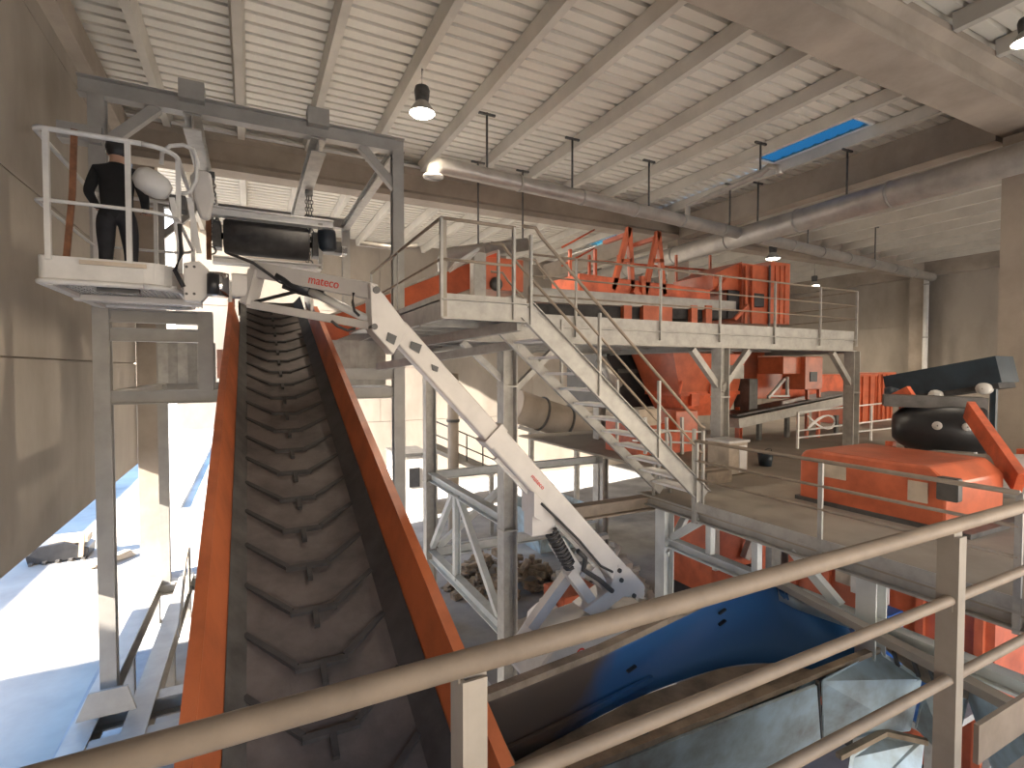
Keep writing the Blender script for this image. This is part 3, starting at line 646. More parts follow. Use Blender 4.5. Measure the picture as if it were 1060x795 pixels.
# basket
bk = bpy.data.objects.new('basket', None); COL.objects.link(bk); bk.parent = bl; bk.location = V((-1.25,6.7,7.05))-V(bl.location)
X0,X1,Y0,Y1,ZB = -1.76,-.66,6.3,8.35,7.03
def loop(z, rr=.28, r=.02, inset=0):
    a,b,c,d = X0+inset,X1-inset,Y0+inset,Y1-inset
    pts = []
    for cx,cy,a0,q in ((b-rr,c+rr,-90,rr),(b-rr,d-rr,0,rr),(a+.06,d-.06,90,.06),(a+.06,c+.06,180,.06)):
        cx = b-q if a0 in (-90,0) else a+q; cy = c+q if a0 in (-90,180) else d-q
        pts += arc((cx,cy,z),q,a0,a0+90,5,(1,0,0),(0,1,0))
    return pts+[pts[0]]
MB().path(loop(8.44),.024,10).build('top_rail','liftw',bk)
MB().path(loop(7.78),.018,8).build('mid_rail','liftw',bk)
l0 = [p for p in loop(ZB)]; b = MB(); n = len(l0)
vs = [p for p in l0]+[p+V((0,0,.24)) for p in l0]
b.add(vs,[(k,k+1,n+k+1,n+k) for k in range(n-1)]); o = b.build('kick_plate','liftw',bk); so = o.modifiers.new('s','SOLIDIFY'); so.thickness = .02
b = MB(); b.path(loop(ZB),.028,8).build('floor_frame','liftw',bk)
b = MB()
for k in range(26): b.bar((X0+.03+k*.046,Y0+.03,ZB+.02),(X0+.03+k*.046,Y1-.03,ZB+.02),.006,.025)
for k in range(18): b.bar((X0+.03,Y0+.08+k*.11,ZB+.02),(X1-.03,Y0+.08+k*.11,ZB+.02),.006,.02)
b.build('floor_grating','liftw',bk)
MB().box((X0+.05,Y0+.9,ZB-.07),(X1+.15,Y0+1.08,ZB),.01).build('floor_beam','lift',bk)
MB().box((X0+.05,Y0+.02,ZB-.04),(X0+.11,Y1-.02,ZB)).build('floor_beam','lift',bk)
MB().box((X0+.4,Y0+.2,ZB-.05),(X0+.75,Y0+.28,ZB-.005)).build('foot_switch','dark',bk)
MB().box((X0+.32,Y0-.03,7.205),(X0+.85,Y0-.012,7.245)).build('kick_trim','cardboard',bk)
for (x,y) in ((X0+.09,Y0),(-1.05,Y0),(X0+.02,Y1-.02),(-1.1,Y1),(X1,Y1-.25),(X1,Y0+.28)): MB().bar((x,y,ZB+.2),(x,y,8.44),.045,.045,(1,0,0)).build('rail_post','liftw',bk)
# control console and moulded guard on the basket's right side
MB().lathe(PY(160,190,6.5)+V((-.02,0,0)),[(.002,-.17),(.07,-.155),(.12,-.1),(.135,0),(.12,.1),(.08,.16),(.002,.17)],(.8,0,-.45),18).build('console_cover','liftw',bk)
MB().prism(ppoly([(196,180),(206,174),(218,178),(222,205),(217,228),(207,226),(200,205)],6.75),(0,.08,0)).build('moulded_guard','lift',bk,bevel=.03)
MB().path([PY(a,c,6.7) for a,c in ((167,170),(168,158),(176,151),(190,150),(200,155),(204,168),(203,186),(197,199),(182,201))],.022,10,up=V((0,1,0))).build('guard_loop','liftw',bk)
for q in ((178,205,214),(196,205,214)): MB().bar(PY(q[0],q[1],6.55),PY(q[0]+10,262,6.55),.05,.04,(0,1,0)).build('console_strut','liftw',bk)
MB().box(PY(175,200,6.6),PY(192,218,6.6)+V((0,.2,0)),.02).build('control_box','dark',bk)
# rusty bar leaning in the basket
t = thing('rusty_bar','rusty brown bar leaning on the front rail inside the lift basket','bar',(-1.5,6.4,7.06))
MB().sweep([PY(77,134,6.38),PY(76,165,6.40),PY(75,200,6.43),PY(68,275,6.5)],rect(.05,.03),V((0,1,0))).build('bar','rust',t)
# turntable, riser and chassis
MB().prism(ppoly([(548,712),(578,668),(650,640),(692,640),(700,712)],4.86),(0,.75,0)).build('turntable_cowl','liftw',bl,bevel=.05)
text('mateco','lettering',.26,PY(578,692,4.855),(1,0,.38),(0,0,1),'red',bl)
MB().box((3.0,4.75,.45),(5.3,6.4,1.0),.08).build('chassis','liftw',bl)
for x in (3.2,5.0):
    for y in (4.6,6.3):
        w = MB().lathe((x,y-.02,.42),[(.05,0),(.34,0),(.42,.05),(.42,.22),(.34,.27),(.05,.27)],(0,1,0),24).build('wheel','rubber',bl)
        MB().lathe((x,y-.03,.42),[(.01,0),(.2,0),(.22,.03),(.22,.28),(.01,.29)],(0,1,0),16).build('hub','liftw',w)
MB().box((3.5,4.95,1.0),(4.9,5.7,2.3),.04).build('turntable','lift',bl)
MB().prism(ppoly([(640,584),(652,588),(668,606),(667,620),(646,618),(617,640),(604,632),(630,612)],5.04),(0,.26,0)).build('riser_knuckle','lift',bl,bevel=.012)
for q in ((642,591),(644,601),(657,617)): MB().tube(PY(*q,5.02),PY(*q,5.02)+V((0,.3,0)),.028,12).build('pin','black',bl)
MB().bar(PY(588,590,5.15),PY(620,634,5.15),.14,.12).build('riser_link','lift',bl)
MB().bar(PY(612,586,5.2),PY(632,620,5.2),.14,.10).build('riser_link','lift',bl)
MB().bar(PY(590,592,5.3),PY(548,650,5.3),.12,.13).build('riser_strut','lift',bl)
MB().bar(PY(617,636,5.3),PY(600,690,5.2),.2,.2).build('lower_riser','lift',bl)
MB().bar(PY(575,560,5.2),PY(596,592,5.2),.13,.16).build('lift_cylinder','liftw',bl)
a, c = PY(570,550,5.08), PY(590,586,5.08); b = MB(); d = (c-a); pts = []
for k in range(91):
    f = k/90; x,y_,z_ = frame(d); pts.append(a+d*f+(x*math.cos(k*.7)+y_*math.sin(k*.7))*.065)
b.path(pts,.02,6).build('coiled_hose','rubber',bl)
MB().prism(ppoly([(553,510),(562,519),(562,540),(553,535)],5.02),(0,.3,0)).build('boom_rest','lift',bl)
MB().box(PY(551,518,5.1),PY(574,552,5.1)+V((0,.2,0)),.01).build('valve_box','lift',bl)
hose([(560,521),(580,540),(600,560),(622,586),(634,592)],[5.02]*5,.015)
hose([(598,570),(606,578),(604,590),(620,600),(634,612)],[5.02]*5,.03)
# ================================================================== PERSON in the basket
def person():
    P0 = V((-1.33,7.3,7.075))
    vs = []; es = []; rs = []
    def n(p, r, par=None):
        vs.append(V(p)); rs.append(r); i = len(vs)-1
        if par is not None: es.append((par,i))
        return i
    pel = n((0,0,.84),(.155,.12)); wa = n((0,.01,.98),(.15,.11),pel); ch = n((0,.03,1.15),(.17,.12),wa); sh = n((0,.05,1.28),(.15,.09),ch)
    nk = n((0,.07,1.37),(.058,.058),sh); hd = n((0,.09,1.46),(.075,.085),nk); ht = n((0,.095,1.55),(.078,.095),hd); n((0,.09,1.605),(.05,.06),ht)
    for s in (-1,1):
        s1 = n((s*.17,.05,1.29),(.068,.068),sh); el = n((s*.245,.02,1.04),(.052,.052),s1); wr = n((s*.22,.25,.96),(.034,.038),el); hn = n((s*.215,.31,.965),(.026,.042),wr)
        for k,(dx,l) in enumerate(((-.03,.07),(-.01,.08),(.01,.078),(.03,.065))):
            f1 = n((s*.215+dx,.345,.975),(.010,.010),hn); f2 = n((s*.215+dx,.345+l*.45,.968),(.009,.009),f1); n((s*.215+dx,.345+l*.5,.94),(.008,.008),f2)
        t1 = n((s*.215-s*.04,.31,.955),(.011,.011),hn); n((s*.215-s*.055,.345,.94),(.009,.009),t1)
        hp_ = n((s*.095,0,.80),(.105,.11),pel); kn_ = n((s*.11,.08,.45),(.072,.072),hp_); an = n((s*.115,.0,.10),(.048,.05),kn_); n((s*.12,.07,.045),(.045,.04),an); 
        to = n((s*.13,.17,.035),(.042,.032),len(vs)-1)
    me = bpy.data.meshes.new('person'); me.from_pydata([tuple(v) for v in vs], es, [])
    o = bpy.data.objects.new('person', me); COL.objects.link(o); o.location = P0; o.scale = (1.06,1.06,1.06)
    m = o.modifiers.new('skin','SKIN'); sk = me.skin_vertices[0] if me.skin_vertices else None
    if sk is None:
        bm = bmesh.new(); bm.from_mesh(me); bm.verts.layers.skin.verify(); bm.to_mesh(me); bm.free(); sk = me.skin_vertices[0]
    for i,r in enumerate(rs): sk.data[i].radius = r
    sk.data[0].use_root = True
    m.use_smooth_shade = True
    su = o.modifiers.new('sub','SUBSURF'); su.levels = 2; su.render_levels = 2
    dg = bpy.context.evaluated_depsgraph_get(); ev = o.evaluated_get(dg); me2 = bpy.data.meshes.new_from_object(ev)
    o.modifiers.clear(); o.data = me2
    me2.materials.clear()
    for k in ('skin','cloth','trousers','black'): me2.materials.append(M[k])
    for f in me2.polygons:
        c = f.center; f.use_smooth = True
        if c.z > 1.385 or (c.y > .265 and .85 < c.z < 1.05): f.material_index = 0
        elif c.z > .80: f.material_index = 1
        elif c.z > .12: f.material_index = 2
        else: f.material_index = 3
    # face, ears
    def kid(name, b, m): 
        k = b.build(name, m, o); return k
    hc = P0+V((0,.095,1.50))
    b = MB()
    b.lathe(hc+V((0,.085,-.01)),[(.002,-.022),(.010,-.012),(.014,.012),(.004,.02)],(0,.35,-1),10); kid('nose', b, 'skin')
    for s in (-1,1):
        kid('ear', MB().lathe(hc+V((s*.078,-.005,0)),[(.002,-.014),(.022,-.008),(.028,0),(.02,.01),(.002,.012)],(s,0,0),12), 'skin')
        kid('eye', MB().lathe(hc+V((s*.032,.083,.02)),[(.001,-.008),(.009,-.004),(.009,.004),(.001,.008)],(0,1,0),10), 'black')
    kid('mouth', MB().box(hc+V((-.022,.083,-.055)),hc+V((.022,.09,-.048)),.002), 'rust')
    kid('hair', MB().lathe(hc+V((0,-.012,.0)),[(.070,-.03),(.092,.0),(.094,.05),(.07,.10),(.002,.115)],(0,0,1),20), 'black')
    b = MB(); b.lathe(hc+V((0,.0,.035)),[(.103,-.005),(.106,.03),(.098,.075),(.06,.105),(.002,.113)],(0,0,1),22); b.prism([hc+V((-.075,.08,.03)),hc+V((-.06,.15,.025)),hc+V((0,.175,.022)),hc+V((.06,.15,.025)),hc+V((.075,.08,.03))],(0,0,.008)); kid('cap', b, 'black')
    return tag(o,'person in black jacket, dark trousers and dark cap standing in the lift basket','person')
person()
# ================================================================== ORANGE TRANSFER CONVEYOR
tc_ = thing('transfer_conveyor','orange inclined conveyor carrying on rightwards from under the black drum to the orange machine','conveyor',(2,9.6,6.6))
TA = V((.1,12.75,6.35)); TB = V((4.95,10.2,8.42))
td = (TB-TA).normalized(); ts = td.cross(V((0,0,1))).normalized(); ts = -ts if ts.y > 0 else ts; tn = ts.cross(td); tn = tn if tn.z>0 else -tn
for s in (-.45,.45): MB().bar(TA+ts*s,TB+ts*s,.05,.5,tn).build('side_board','orange',tc_)
MB().bar(TA-tn*.1,TB-tn*.1,.8,.03,tn).build('belt','belt',tc_)
MB().bar(TA+ts*.46+tn*.27,TB+ts*.46+tn*.27,.1,.05,tn).build('top_flange','galv',tc_)
for s in (-.45,.45): MB().bar(TA+td*1.2+ts*s-tn*.36,TB+ts*s-tn*.36,.06,.2,tn).build('frame_beam','galv',tc_)
p = PY(492,262,9.4); MB().box((p.x-.03,9.38,7.0),(p.x+.22,9.6,p.z+.02),.01).build('end_post','galv',tc_)
p0,p1 = PY(500,262,9.4),PY(542,302,9.4); MB().box((p0.x,9.42,p1.z),(p1.x,10.4,p0.z-.05),.02).build('head_hood','orange',tc_)
MB().bar(PY(468,277,9.3),PY(492,262,9.3),.5,.05,tn).build('hood_lid','liftw',tc_)
p = PY(514,294,9.38); MB().lathe(p,[(.01,-.06),(.13,-.06),(.14,0),(.10,.08),(.01,.08)],(0,-1,0),16).build('shaft_bearing','dark',tc_)
for x in (2.3,4.4): yy = TA.y+(x-TA.x)*td.y/td.x; MB().ibeam((x,yy,7.0),(x,yy,TA.z+(x-TA.x)*td.z/td.x-.3),.12,.12,up=(1,0,0)).build('leg','galv',tc_)
# ================================================================== ORANGE SORTING SCREEN on the platform
sm = thing('sorting_screen','long orange sorting machine with grey side plate standing on the high platform','machine',(8,10,ZD))
def bx(mb, x0,y0,x1,y1,Y,d,bev=0):
    a, c = PY(x0,y0,Y), PY(x1,y1,Y); return mb.box((a.x,Y,c.z),(c.x,Y+d,a.z),bev)
def par(name, m, *a, parent=None, **k): return bx(MB(),*a,**k).build(name, m, parent)
b = MB(); b.prism([PY(548,297,9.5),PY(762,312,9.5),PY(762,322,9.5),PY(548,312,9.5)],(0,.06,0)); b.build('side_plate','galv',sm)
b = MB(); b.prism([PY(548,297,9.5)+V((0,1.5,0)),PY(762,312,9.5)+V((0,1.5,0)),PY(762,322,9.5)+V((0,1.5,0)),PY(548,312,9.5)+V((0,1.5,0))],(0,.06,0)); b.build('side_plate','galv',sm)
b = MB(); b.prism([PY(556,314,9.6),PY(758,322,9.6),PY(758,330,9.6),PY(556,330,9.6)],(0,1.3,0)); b.build('screen_belt','rubber',sm)
b = MB(); b.prism([PY(600,283,9.7),PY(735,300,9.7),PY(735,313,9.7),PY(600,303,9.7)],(0,1.2,0)); b.build('screen_deck','orange_dusty',sm)
for q in ((646,654),(666,696),(716,722),(731,737)):
    par('leg','orange',q[0],316,q[1],336,9.45,.12,parent=sm)
    par('leg','orange',q[0],316,q[1],336,10.9,.12,parent=sm)
# A-frames
for x0,xt,x1,yt,yb in ((634,651,657,236,300),(667,681,690,240,305)):
    for Y in (9.75,10.7):
        MB().bar(PY(x0,yb,Y),PY(xt,yt,Y),.12,.10,(0,1,0)).build('tower_leg','orange',sm)
        MB().bar(PY(x1-3,yb,Y),PY(xt,yt,Y),.12,.10,(0,1,0)).build('tower_leg','orange',sm)
        MB().bar(PY(x0+8,270,Y),PY(x1-4,270,Y),.1,.08).build('tower_tie','orange',sm)
    MB().bar(PY(xt,yt+6,9.75),PY(xt,yt+6,9.75)+V((0,.95,0)),.1,.1).build('tower_tie','orange',sm)
MB().bar(PY(655,300,9.65),PY(680,330,9.65),.14,.14).build('brace','orange',sm)
MB().bar(PY(664,286,9.65),PY(668,331,9.65),.10,.10,(1,0,0)).build('brace','orange',sm)
# machine's own orange walkway rails
for y in (251,270): MB().path([PY(582,y+5,10.2),PY(615,y-13,11.5)],.025,8).build('walkway_rail','orange_dusty',sm)
for q in (590,616): MB().bar(PY(q,258,10.3),PY(q,296,10.3),.07,.07,(1,0,0)).build('walkway_post','orange',sm)
for yl in ((268,276),(287,294)): MB().path([PY(588,yl[0],11.4),PY(760,yl[1]+6,11.4)],.03,8).build('walkway_rail','orange_dusty',sm)
for q in (610,640,700,735): MB().bar(PY(q,264,11.4),PY(q,302,11.4),.06,.06,(1,0,0)).build('walkway_post','orange',sm)
# tall end housing
par('end_housing','orange',768,272,797,336,9.5,1.8,parent=sm,bev=.02)
par('end_housing','orange',798,270,817,336,9.4,2.0,parent=sm,bev=.02)
for x in (772,779,803,808,813): par('housing_rib','orange',x,275,x+1.5,335,9.37,.06,parent=sm)
par('drive_cover','black',781,303,791,318,9.36,.16,parent=sm,bev=.03)
MB().prism([PY(738,284,9.6),PY(768,271,9.6),PY(768,300,9.6),PY(738,300,9.6)],(0,1.4,0)).build('inlet_hood','orange',sm)
par('rubber_curtain','black',754,300,768,330,9.56,.05,parent=sm)
MB().bar(PY(742,300,9.55),PY(752,290,9.55),.08,.08).build('strut','orange',sm)
MB().bar(PY(760,331,9.3),PY(774,316,9.3),.08,.08).build('strut','orange',sm)
p = PY(796,290,9.36); MB().box((p.x,9.34,ZD),(p.x+.05,9.38,p.z+.4)).build('corner_bar','dark',sm)
# ================================================================== UNDER THE PLATFORM
ch = thing('discharge_chute','large orange funnel chute under the high platform, left of its middle column','chute',(9,10,5))
def frust(top, bot, zt, zb):
    a = [V((top[0],top[2],zt)),V((top[1],top[2],zt)),V((top[1],top[3],zt)),V((top[0],top[3],zt))]; c = [V((bot[0],bot[2],zb)),V((bot[1],bot[2],zb)),V((bot[1],bot[3],zb)),V((bot[0],bot[3],zb))]
    return MB().add(a+c,[(0,1,2,3),(7,6,5,4)]+[(k,4+k,4+(k+1)%4,(k+1)%4) for k in range(4)])
xa,xb = PY(697,360,9.8).x, PY(773,360,9.8).x; xc,xd = PY(709,430,9.8).x, PY(768,430,9.8).x
z1 = PY(720,408,9.8).z; z2 = PY(720,432,9.8).z
frust((xa,xb,9.8,11.4),(xc-.02,xd,9.95,11.2),6.62,z1).build('funnel','orange',ch)
MB().box((xc-.05,9.9,z1-.05),(xd+.05,11.25,z1+.05)).build('flange','orange_dusty',ch)
frust((xc,xd,9.95,11.2),(xc+.2,xd-.2,10.1,11.0),z1-.05,z2).build('outlet','orange_dusty',ch)
par('inspection_plate','galv',757,378,770,392,9.74,.05,parent=ch)
par('inspection_plate','orange_dusty',716,408,724,420,9.84,.1,parent=ch)
for x in (-.05,.85): MB().bar((xc+x*1.2,9.85,5.9),(xc+x*1.2-.1,9.85,z1),.05,.05).build('rib','orange_dusty',ch)
for x in (xc,xd): MB().ibeam((x,9.9,z2+.2),(x,9.9,ZM),.14,.14,up=(1,0,0)).build('support_leg','orange',ch)
dm = thing('dark_separator','dark machine body with pipes behind the stair handrails','machine',(7,12,4))
par('body','black',628,366,697,420,11.6,2.0,parent=dm,bev=.02)
par('pipe_rack','dark',640,382,690,386,11.4,.1,parent=dm)
MB().tube(PY(622,372,11.3),PY(640,400,11.3),.14,12).build('feed_pipe','duct',dm)
MB().path([PY(690,374,11.35),PY(698,372,11.35),PY(690,378,11.35),PY(698,381,11.35),PY(690,386,11.35)],.03,6).build('coil','chrome',dm)
par('edge_strip','orange',685,368,688,394,11.5,.1,parent=dm)
for x in (640,690): 
    a = PY(x,420,11.8); MB().box((a.x,11.8,ZM),(a.x+.15,11.95,a.z)).build('leg','dark',dm)
ll = thing('lower_machine','orange machine with small tanks and pipes seen under the stair foot','machine',(8,10,4.2))
par('frame','orange_dusty',660,440,722,468,9.3,1.2,parent=ll,bev=.02)
par('panel','cardboard',662,424,682,440,9.2,.5,parent=ll)
par('motor','orange',700,425,722,446,9.0,.6,parent=ll,bev=.04)
for x in (668,690,706): MB().bar(PY(x,432,8.9),PY(x,470,8.9),.06,.06,(1,0,0)).build('post','liftw',ll)
for y in (444,456): MB().bar(PY(655,y,8.9),PY(725,y+3,8.9),.04,.04).build('rail','liftw',ll)
cb = thing('control_cabinet','bright orange box with a dark square window under the right of the platform','cabinet',(11,9.4,4.2))
par('body','orange',834,369,851,403,9.2,.7,parent=cb,bev=.02)
par('window','black',839,385,846,395,9.18,.03,parent=cb)
par('side_box','orange',811,369,834,387,9.35,.8,parent=cb,bev=.02)
for x in (836,848): 
    a = PY(x,403,9.5); MB().box((a.x,9.5,ZM),(a.x+.08,9.58,a.z)).build('leg','orange',cb)
bc = thing('sorting_conveyor','grey and orange conveyor running right under the platform beside the orange box','conveyor',(11,9.6,4.2))
MB().bar(PY(752,437,9.7),PY(870,412,9.7),.8,.25).build('frame_beam','galv',bc)
MB().bar(PY(752,429,9.72),PY(870,406,9.72),.7,.05).build('belt','dark',bc)
MB().bar(PY(795,412,9.65),PY(812,392,9.65),.07,.07).build('brace','liftw',bc)
MB().bar(PY(815,410,9.65),PY(815,390,9.65),.07,.07,(1,0,0)).build('post','liftw',bc)
MB().bar(PY(795,410,9.65),PY(817,410,9.65),.05,.05).build('tie','liftw',bc)
par('end_guard','dark',776,392,784,436,9.6,.5,parent=bc,bev=.03)
for x in (786,815,866): 
    a = PY(x,430,9.9); MB().box((a.x,9.9,ZM),(a.x+.12,10.0,a.z)).build('leg','dark',bc)
par('side_wall','orange',784,360,808,412,10.4,1.2,parent=bc,bev=.02)
par('side_wall','orange_dusty',808,388,876,410,10.6,1.0,parent=bc,bev=.02)
for k,(x0,x1,y0,y1,Y,lab) in enumerate(((874,905,388,432,11.4,'orange ribbed bin beside the right end column of the high platform'),(907,924,386,424,11.8,'second orange ribbed bin, nearer the black inclined conveyor'))):
    t = thing('ribbed_bin',lab,'bin',(PY(x0,y1,Y).x,Y,ZM),'orange bins')
    a,c = PY(x0,y0,Y),PY(x1,y1,Y); MB().box((a.x,Y,ZM),(c.x,Y+1.2,a.z),.02).build('shell','orange',t)
    for j in range(4):
        x = a.x+(c.x-a.x)*(j+.2)/4; MB().box((x,Y-.06,ZM),(x+.09,Y,a.z-.05)).build('rib','orange',t)
    MB().box((a.x-.04,Y-.08,a.z-.06),(c.x+.04,Y+1.24,a.z+.02)).build('rim','orange',t)
fr = thing('far_railing','white railing beside the orange machines beyond the dusty floor','railing',(11,8.5,ZM))
for y0,y1 in ((427,414),(446,431),(453,441)): MB().path([PY(826,y0,8.4),PY(945,y1,8.4)],.022,8).build('rail','white',fr)
for x,y in ((826,427),(902,420),(940,415)): MB().bar(PY(x,y,8.4),V((PY(x,y,8.4).x,8.4,ZM)),.05,.05,(1,0,0)).build('post','white',fr)
b = MB(); b.path([PY(850+14*math.cos(k*.35),437+7*math.sin(k*.52),8.3) for k in range(40)],.018,6); b.build('coiled_cable','white',fr)
# ------------------------------------------------------------------ things on the middle platform
oh = thing('orange_housing','big smooth orange machine housing with pale patches on the dusty middle floor','machine',(8,4,ZM))
ya,yb_,xf,zt = 5.10,3.2,7.55,4.99
pr_ = [V((xf,ya,ZM+.02)),V((xf,ya,zt-.2))]+[V((xf,ya-.16+.16*math.cos(math.radians(a)),zt-.16+.16*math.sin(math.radians(a)))) for a in (15,35,60,90)]+[V((xf,yb_+.2,zt)),V((xf,yb_,zt-.18)),V((xf,yb_,ZM+.02))]
MB().prism(pr_,(1.5,0,0)).build('housing','orange',oh,bevel=.04)
for y0,y1,z0,z1 in ((4.80,4.40,4.62,4.84),(3.62,3.40,4.52,4.78)): MB().box((xf-.012,y0,z0),(xf,y1,z1),.004).build('pale_panel','cardboard',oh)
MB().box((xf-.10,3.27,4.62),(xf,3.05,4.9),.02).build('louvre_box','dark',oh)
MB().box((xf-.03,5.15,ZM),(xf+1.5,2.95,ZM+.06)).build('skid','dark',oh)
ro = thing('grey_roller','grey cylindrical roller lying behind the orange housing below the magnet','roller',(9.6,3.6,ZM))
MB().tube((9.3,4.0,4.62),(10.1,2.9,4.70),.32,24).build('shell','galv',ro)
MB().box((9.1,4.1,ZM),(9.5,3.7,4.5),.02).box((9.9,3.2,ZM),(10.2,2.9,4.5),.02).build('cradle','dark',ro)
mg = thing('magnet_separator','black rounded magnet separator with orange side arm above the orange housing','machine',(10.5,4.7,ZM))
c = PX(969,443,10.5); ax = V((.52,-.85,0))
MB().lathe(c-ax*.62,[(.05,0),(.20,.01),(.30,.10),(.38,.25),(.43,.45),(.46,.7),(.46,1.18),(.42,1.23),(.05,1.24)],ax,28).build('drum','black',mg)
MB().bar(c-ax*.75+V((0,0,.46)),c+ax*.62+V((0,0,.44)),.5,.2).build('cover_beam','dark',mg)
nv = V((-.85,-.52,0))
for s in (-.05,.33): MB().lathe(c+ax*s+nv*.47+V((0,0,.08)),[(.01,.03),(.06,.03),(.07,0)],nv,12).build('bolt_head','liftw',mg)
MB().bar(PX(1003,424,10.2),PX(1056,500,9.0),.10,.30).build('side_arm','orange_dusty',mg)
MB().bar(PX(932,404,10.6),PX(942,420,10.6),.12,.3).build('side_cheek','orange_dusty',mg)
MB().bar(PX(932,420,10.6),PX(962,478,10.2),.06,.08).build('hanger','galv',mg)
MB().bar(PX(955,466,10.3),PX(1010,470,10.2),.08,.05).build('lower_bar','galv',mg)
MB().lathe(PX(922,410,10.8),[(.02,-.1),(.16,-.1),(.18,0),(.14,.12),(.02,.12)],ax,16).build('motor','motorblue',mg)
for q in ((10.3,5.2),(11.2,3.7)): MB().box((q[0],q[1],ZM),(q[0]+.12,q[1]+.12,4.9)).build('leg','orange_dusty',mg)
nc = thing('navy_conveyor','dark navy inclined conveyor rising to the right in front of the far concrete wall','conveyor',(14,5,ZM))
na,nb = PX(926,401,14), PX(1043,382,14)
MB().bar(na,nb,.8,.55).build('trough','navy',nc)
MB().bar(na+V((0,0,-.33)),nb+V((0,0,-.33)),.75,.12).build('belt','rubber',nc)
for f in (.15,.5,.9):
    p = na+(nb-na)*f; MB().bar((p.x,p.y,ZM),(p.x,p.y,p.z-.3),.1,.1,(1,0,0)).build('leg','navy',nc)
    MB().lathe(p+V((-.42,0,-.36)),[(.01,-.1),(.12,-.1),(.12,.1),(.01,.1)],(1,0,0),12).build('roller_end','liftw',nc)
p = PZ(764,492,ZM)
t = thing('tool_cabinet','beige cabinet standing on the dusty floor behind the stair-foot railing','cabinet',(p.x,p.y,ZM))
MB().box((p.x-.25,p.y,ZM+.02),(p.x+.25,p.y+.5,ZM+.62),.02).build('body','cardboard',t)
MB().box((p.x+.02,p.y-.012,ZM+.06),(p.x+.22,p.y,ZM+.56)).build('door','white',t)
MB().box((p.x-.28,p.y-.03,ZM+.62),(p.x+.28,p.y+.53,ZM+.66)).build('top','liftw',t)
p = PZ(745,500,ZM)
t = thing('cardboard_box','low brown cardboard box beside the beige cabinet','box',(p.x,p.y,ZM))
MB().box((p.x-.3,p.y,ZM),(p.x+.3,p.y+.4,ZM+.2)).build('carton','brown',t); MB().box((p.x-.3,p.y+.18,ZM+.2),(p.x+.3,p.y+.24,ZM+.203)).build('tape','cardboard',t)
p = PZ(792,482,ZM)
t = thing('bucket','small dark blue bucket on the dusty floor right of the beige cabinet','bucket',(p.x,p.y,ZM))
MB().lathe((p.x,p.y,ZM),[(.002,0),(.12,0),(.15,.26),(.14,.26),(.11,.02),(.002,.02)],seg=18).build('pail','navy',t)
MB().path(arc((p.x,p.y,ZM+.25),.15,0,180,10,(1,0,0),(0,-.6,.8)),.008,6).build('handle','dark',t)
# ------------------------------------------------------------------ under the middle platform
um = thing('baler','orange machine body standing on the ground under the middle platform','machine',(9.5,5,0))
MB().box((8.9,3.2,.3),(12,6.2,3.7),.03).build('body','orange',um)
for y in (3.3,4.0,4.7,5.4,6.0): MB().box((8.82,y,.35),(8.9,y+.1,3.7)).build('rib','orange',um)
MB().box((8.84,4.9,2.6),(8.9,5.3,3.4)).build('pale_plate','cardboard',um)
MB().box((8.7,2.6,0),(12,6.4,.3)).build('skid','dark',um)
um2 = thing('orange_loader','orange machine in sunlight seen through the braces below the stair foot','machine',(9.4,9,0))
par('body','orange',737,541,768,610,8.8,1.4,parent=um2,bev=.05)
par('cab','orange',768,548,792,610,9.0,1.2,parent=um2,bev=.05)
MB().bar(PY(771,578,8.7),PY(782,548,8.7),.15,.2).build('ram','liftw',um2)
MB().bar(PY(741,545,8.7),PY(741,590,8.7),.1,.14,(1,0,0)).build('mast','liftw',um2)
p0,p1 = PY(737,600,8.8),PY(792,600,8.8); MB().box((p0.x,8.9,0),(p1.x,10.1,max(.2,p0.z+.05))).build('track','rubber',um2)
MB().box((8.76,5.0,2.55),(8.82,4.45,3.05)).build('pale_plate','liftw',um)
MB().box((8.76,5.9,2.9),(8.82,5.3,3.3)).build('pale_plate','panel',um)
rk = thing('steel_bench','grey steel bench carrying blue drums under the middle platform','bench',(7.6,4.4,0))
MB().box((7.0,3.0,1.92),(8.6,5.2,2.0)).build('top','galv',rk)
for x in (7.05,8.5):
    for y in (3.1,5.1): MB().bar((x,y,0),(x,y,1.92),.08,.08,(1,0,0)).build('leg','galv',rk)
def drum(x,y,z,lab,h=.6,r=.22):
    t = thing('plastic_drum',lab,'drum',(x,y,z),'blue drums under the middle platform')
    MB().lathe((x,y,z),[(.002,0),(r*.94,0),(r,.03),(r,h*.3),(r*1.04,h*.33),(r,h*.36),(r,h*.64),(r*1.04,h*.67),(r,h*.7),(r,h-.04),(r*.93,h),(.002,h)],seg=22).build('barrel','blue',t)
    MB().tube((x+r*.5,y,z+h),(x+r*.5,y,z+h+.03),.04,10).build('bung','white',t)
t = thing('blue_crate','blue crate with white marks on the steel bench beside the blue drums','crate',(7.9,4.4,2.0)); q = PX(888,638,8.2)
MB().box((8.2,q.y-.42,2.0),(8.6,q.y,2.62),.02).build('shell','blue',t)
for k in range(3): MB().box((8.19,q.y-.12-.09*k,2.42),(8.2,q.y-.06-.09*k,2.48)).build('mark','white',t)
q = PX(897,625,7.6); drum(q.x,q.y,2.0,'blue drum left of the pale platform column, under the middle floor',.55,.22)
q = PX(919,622,7.9); drum(q.x,q.y,2.0,'lighter blue drum right of the pale platform column',.6,.18)
q = PX(967,658,7.2); drum(q.x,q.y,2.0,'blue drum lying low left of the foreground rail post, in shade',.5,.22)
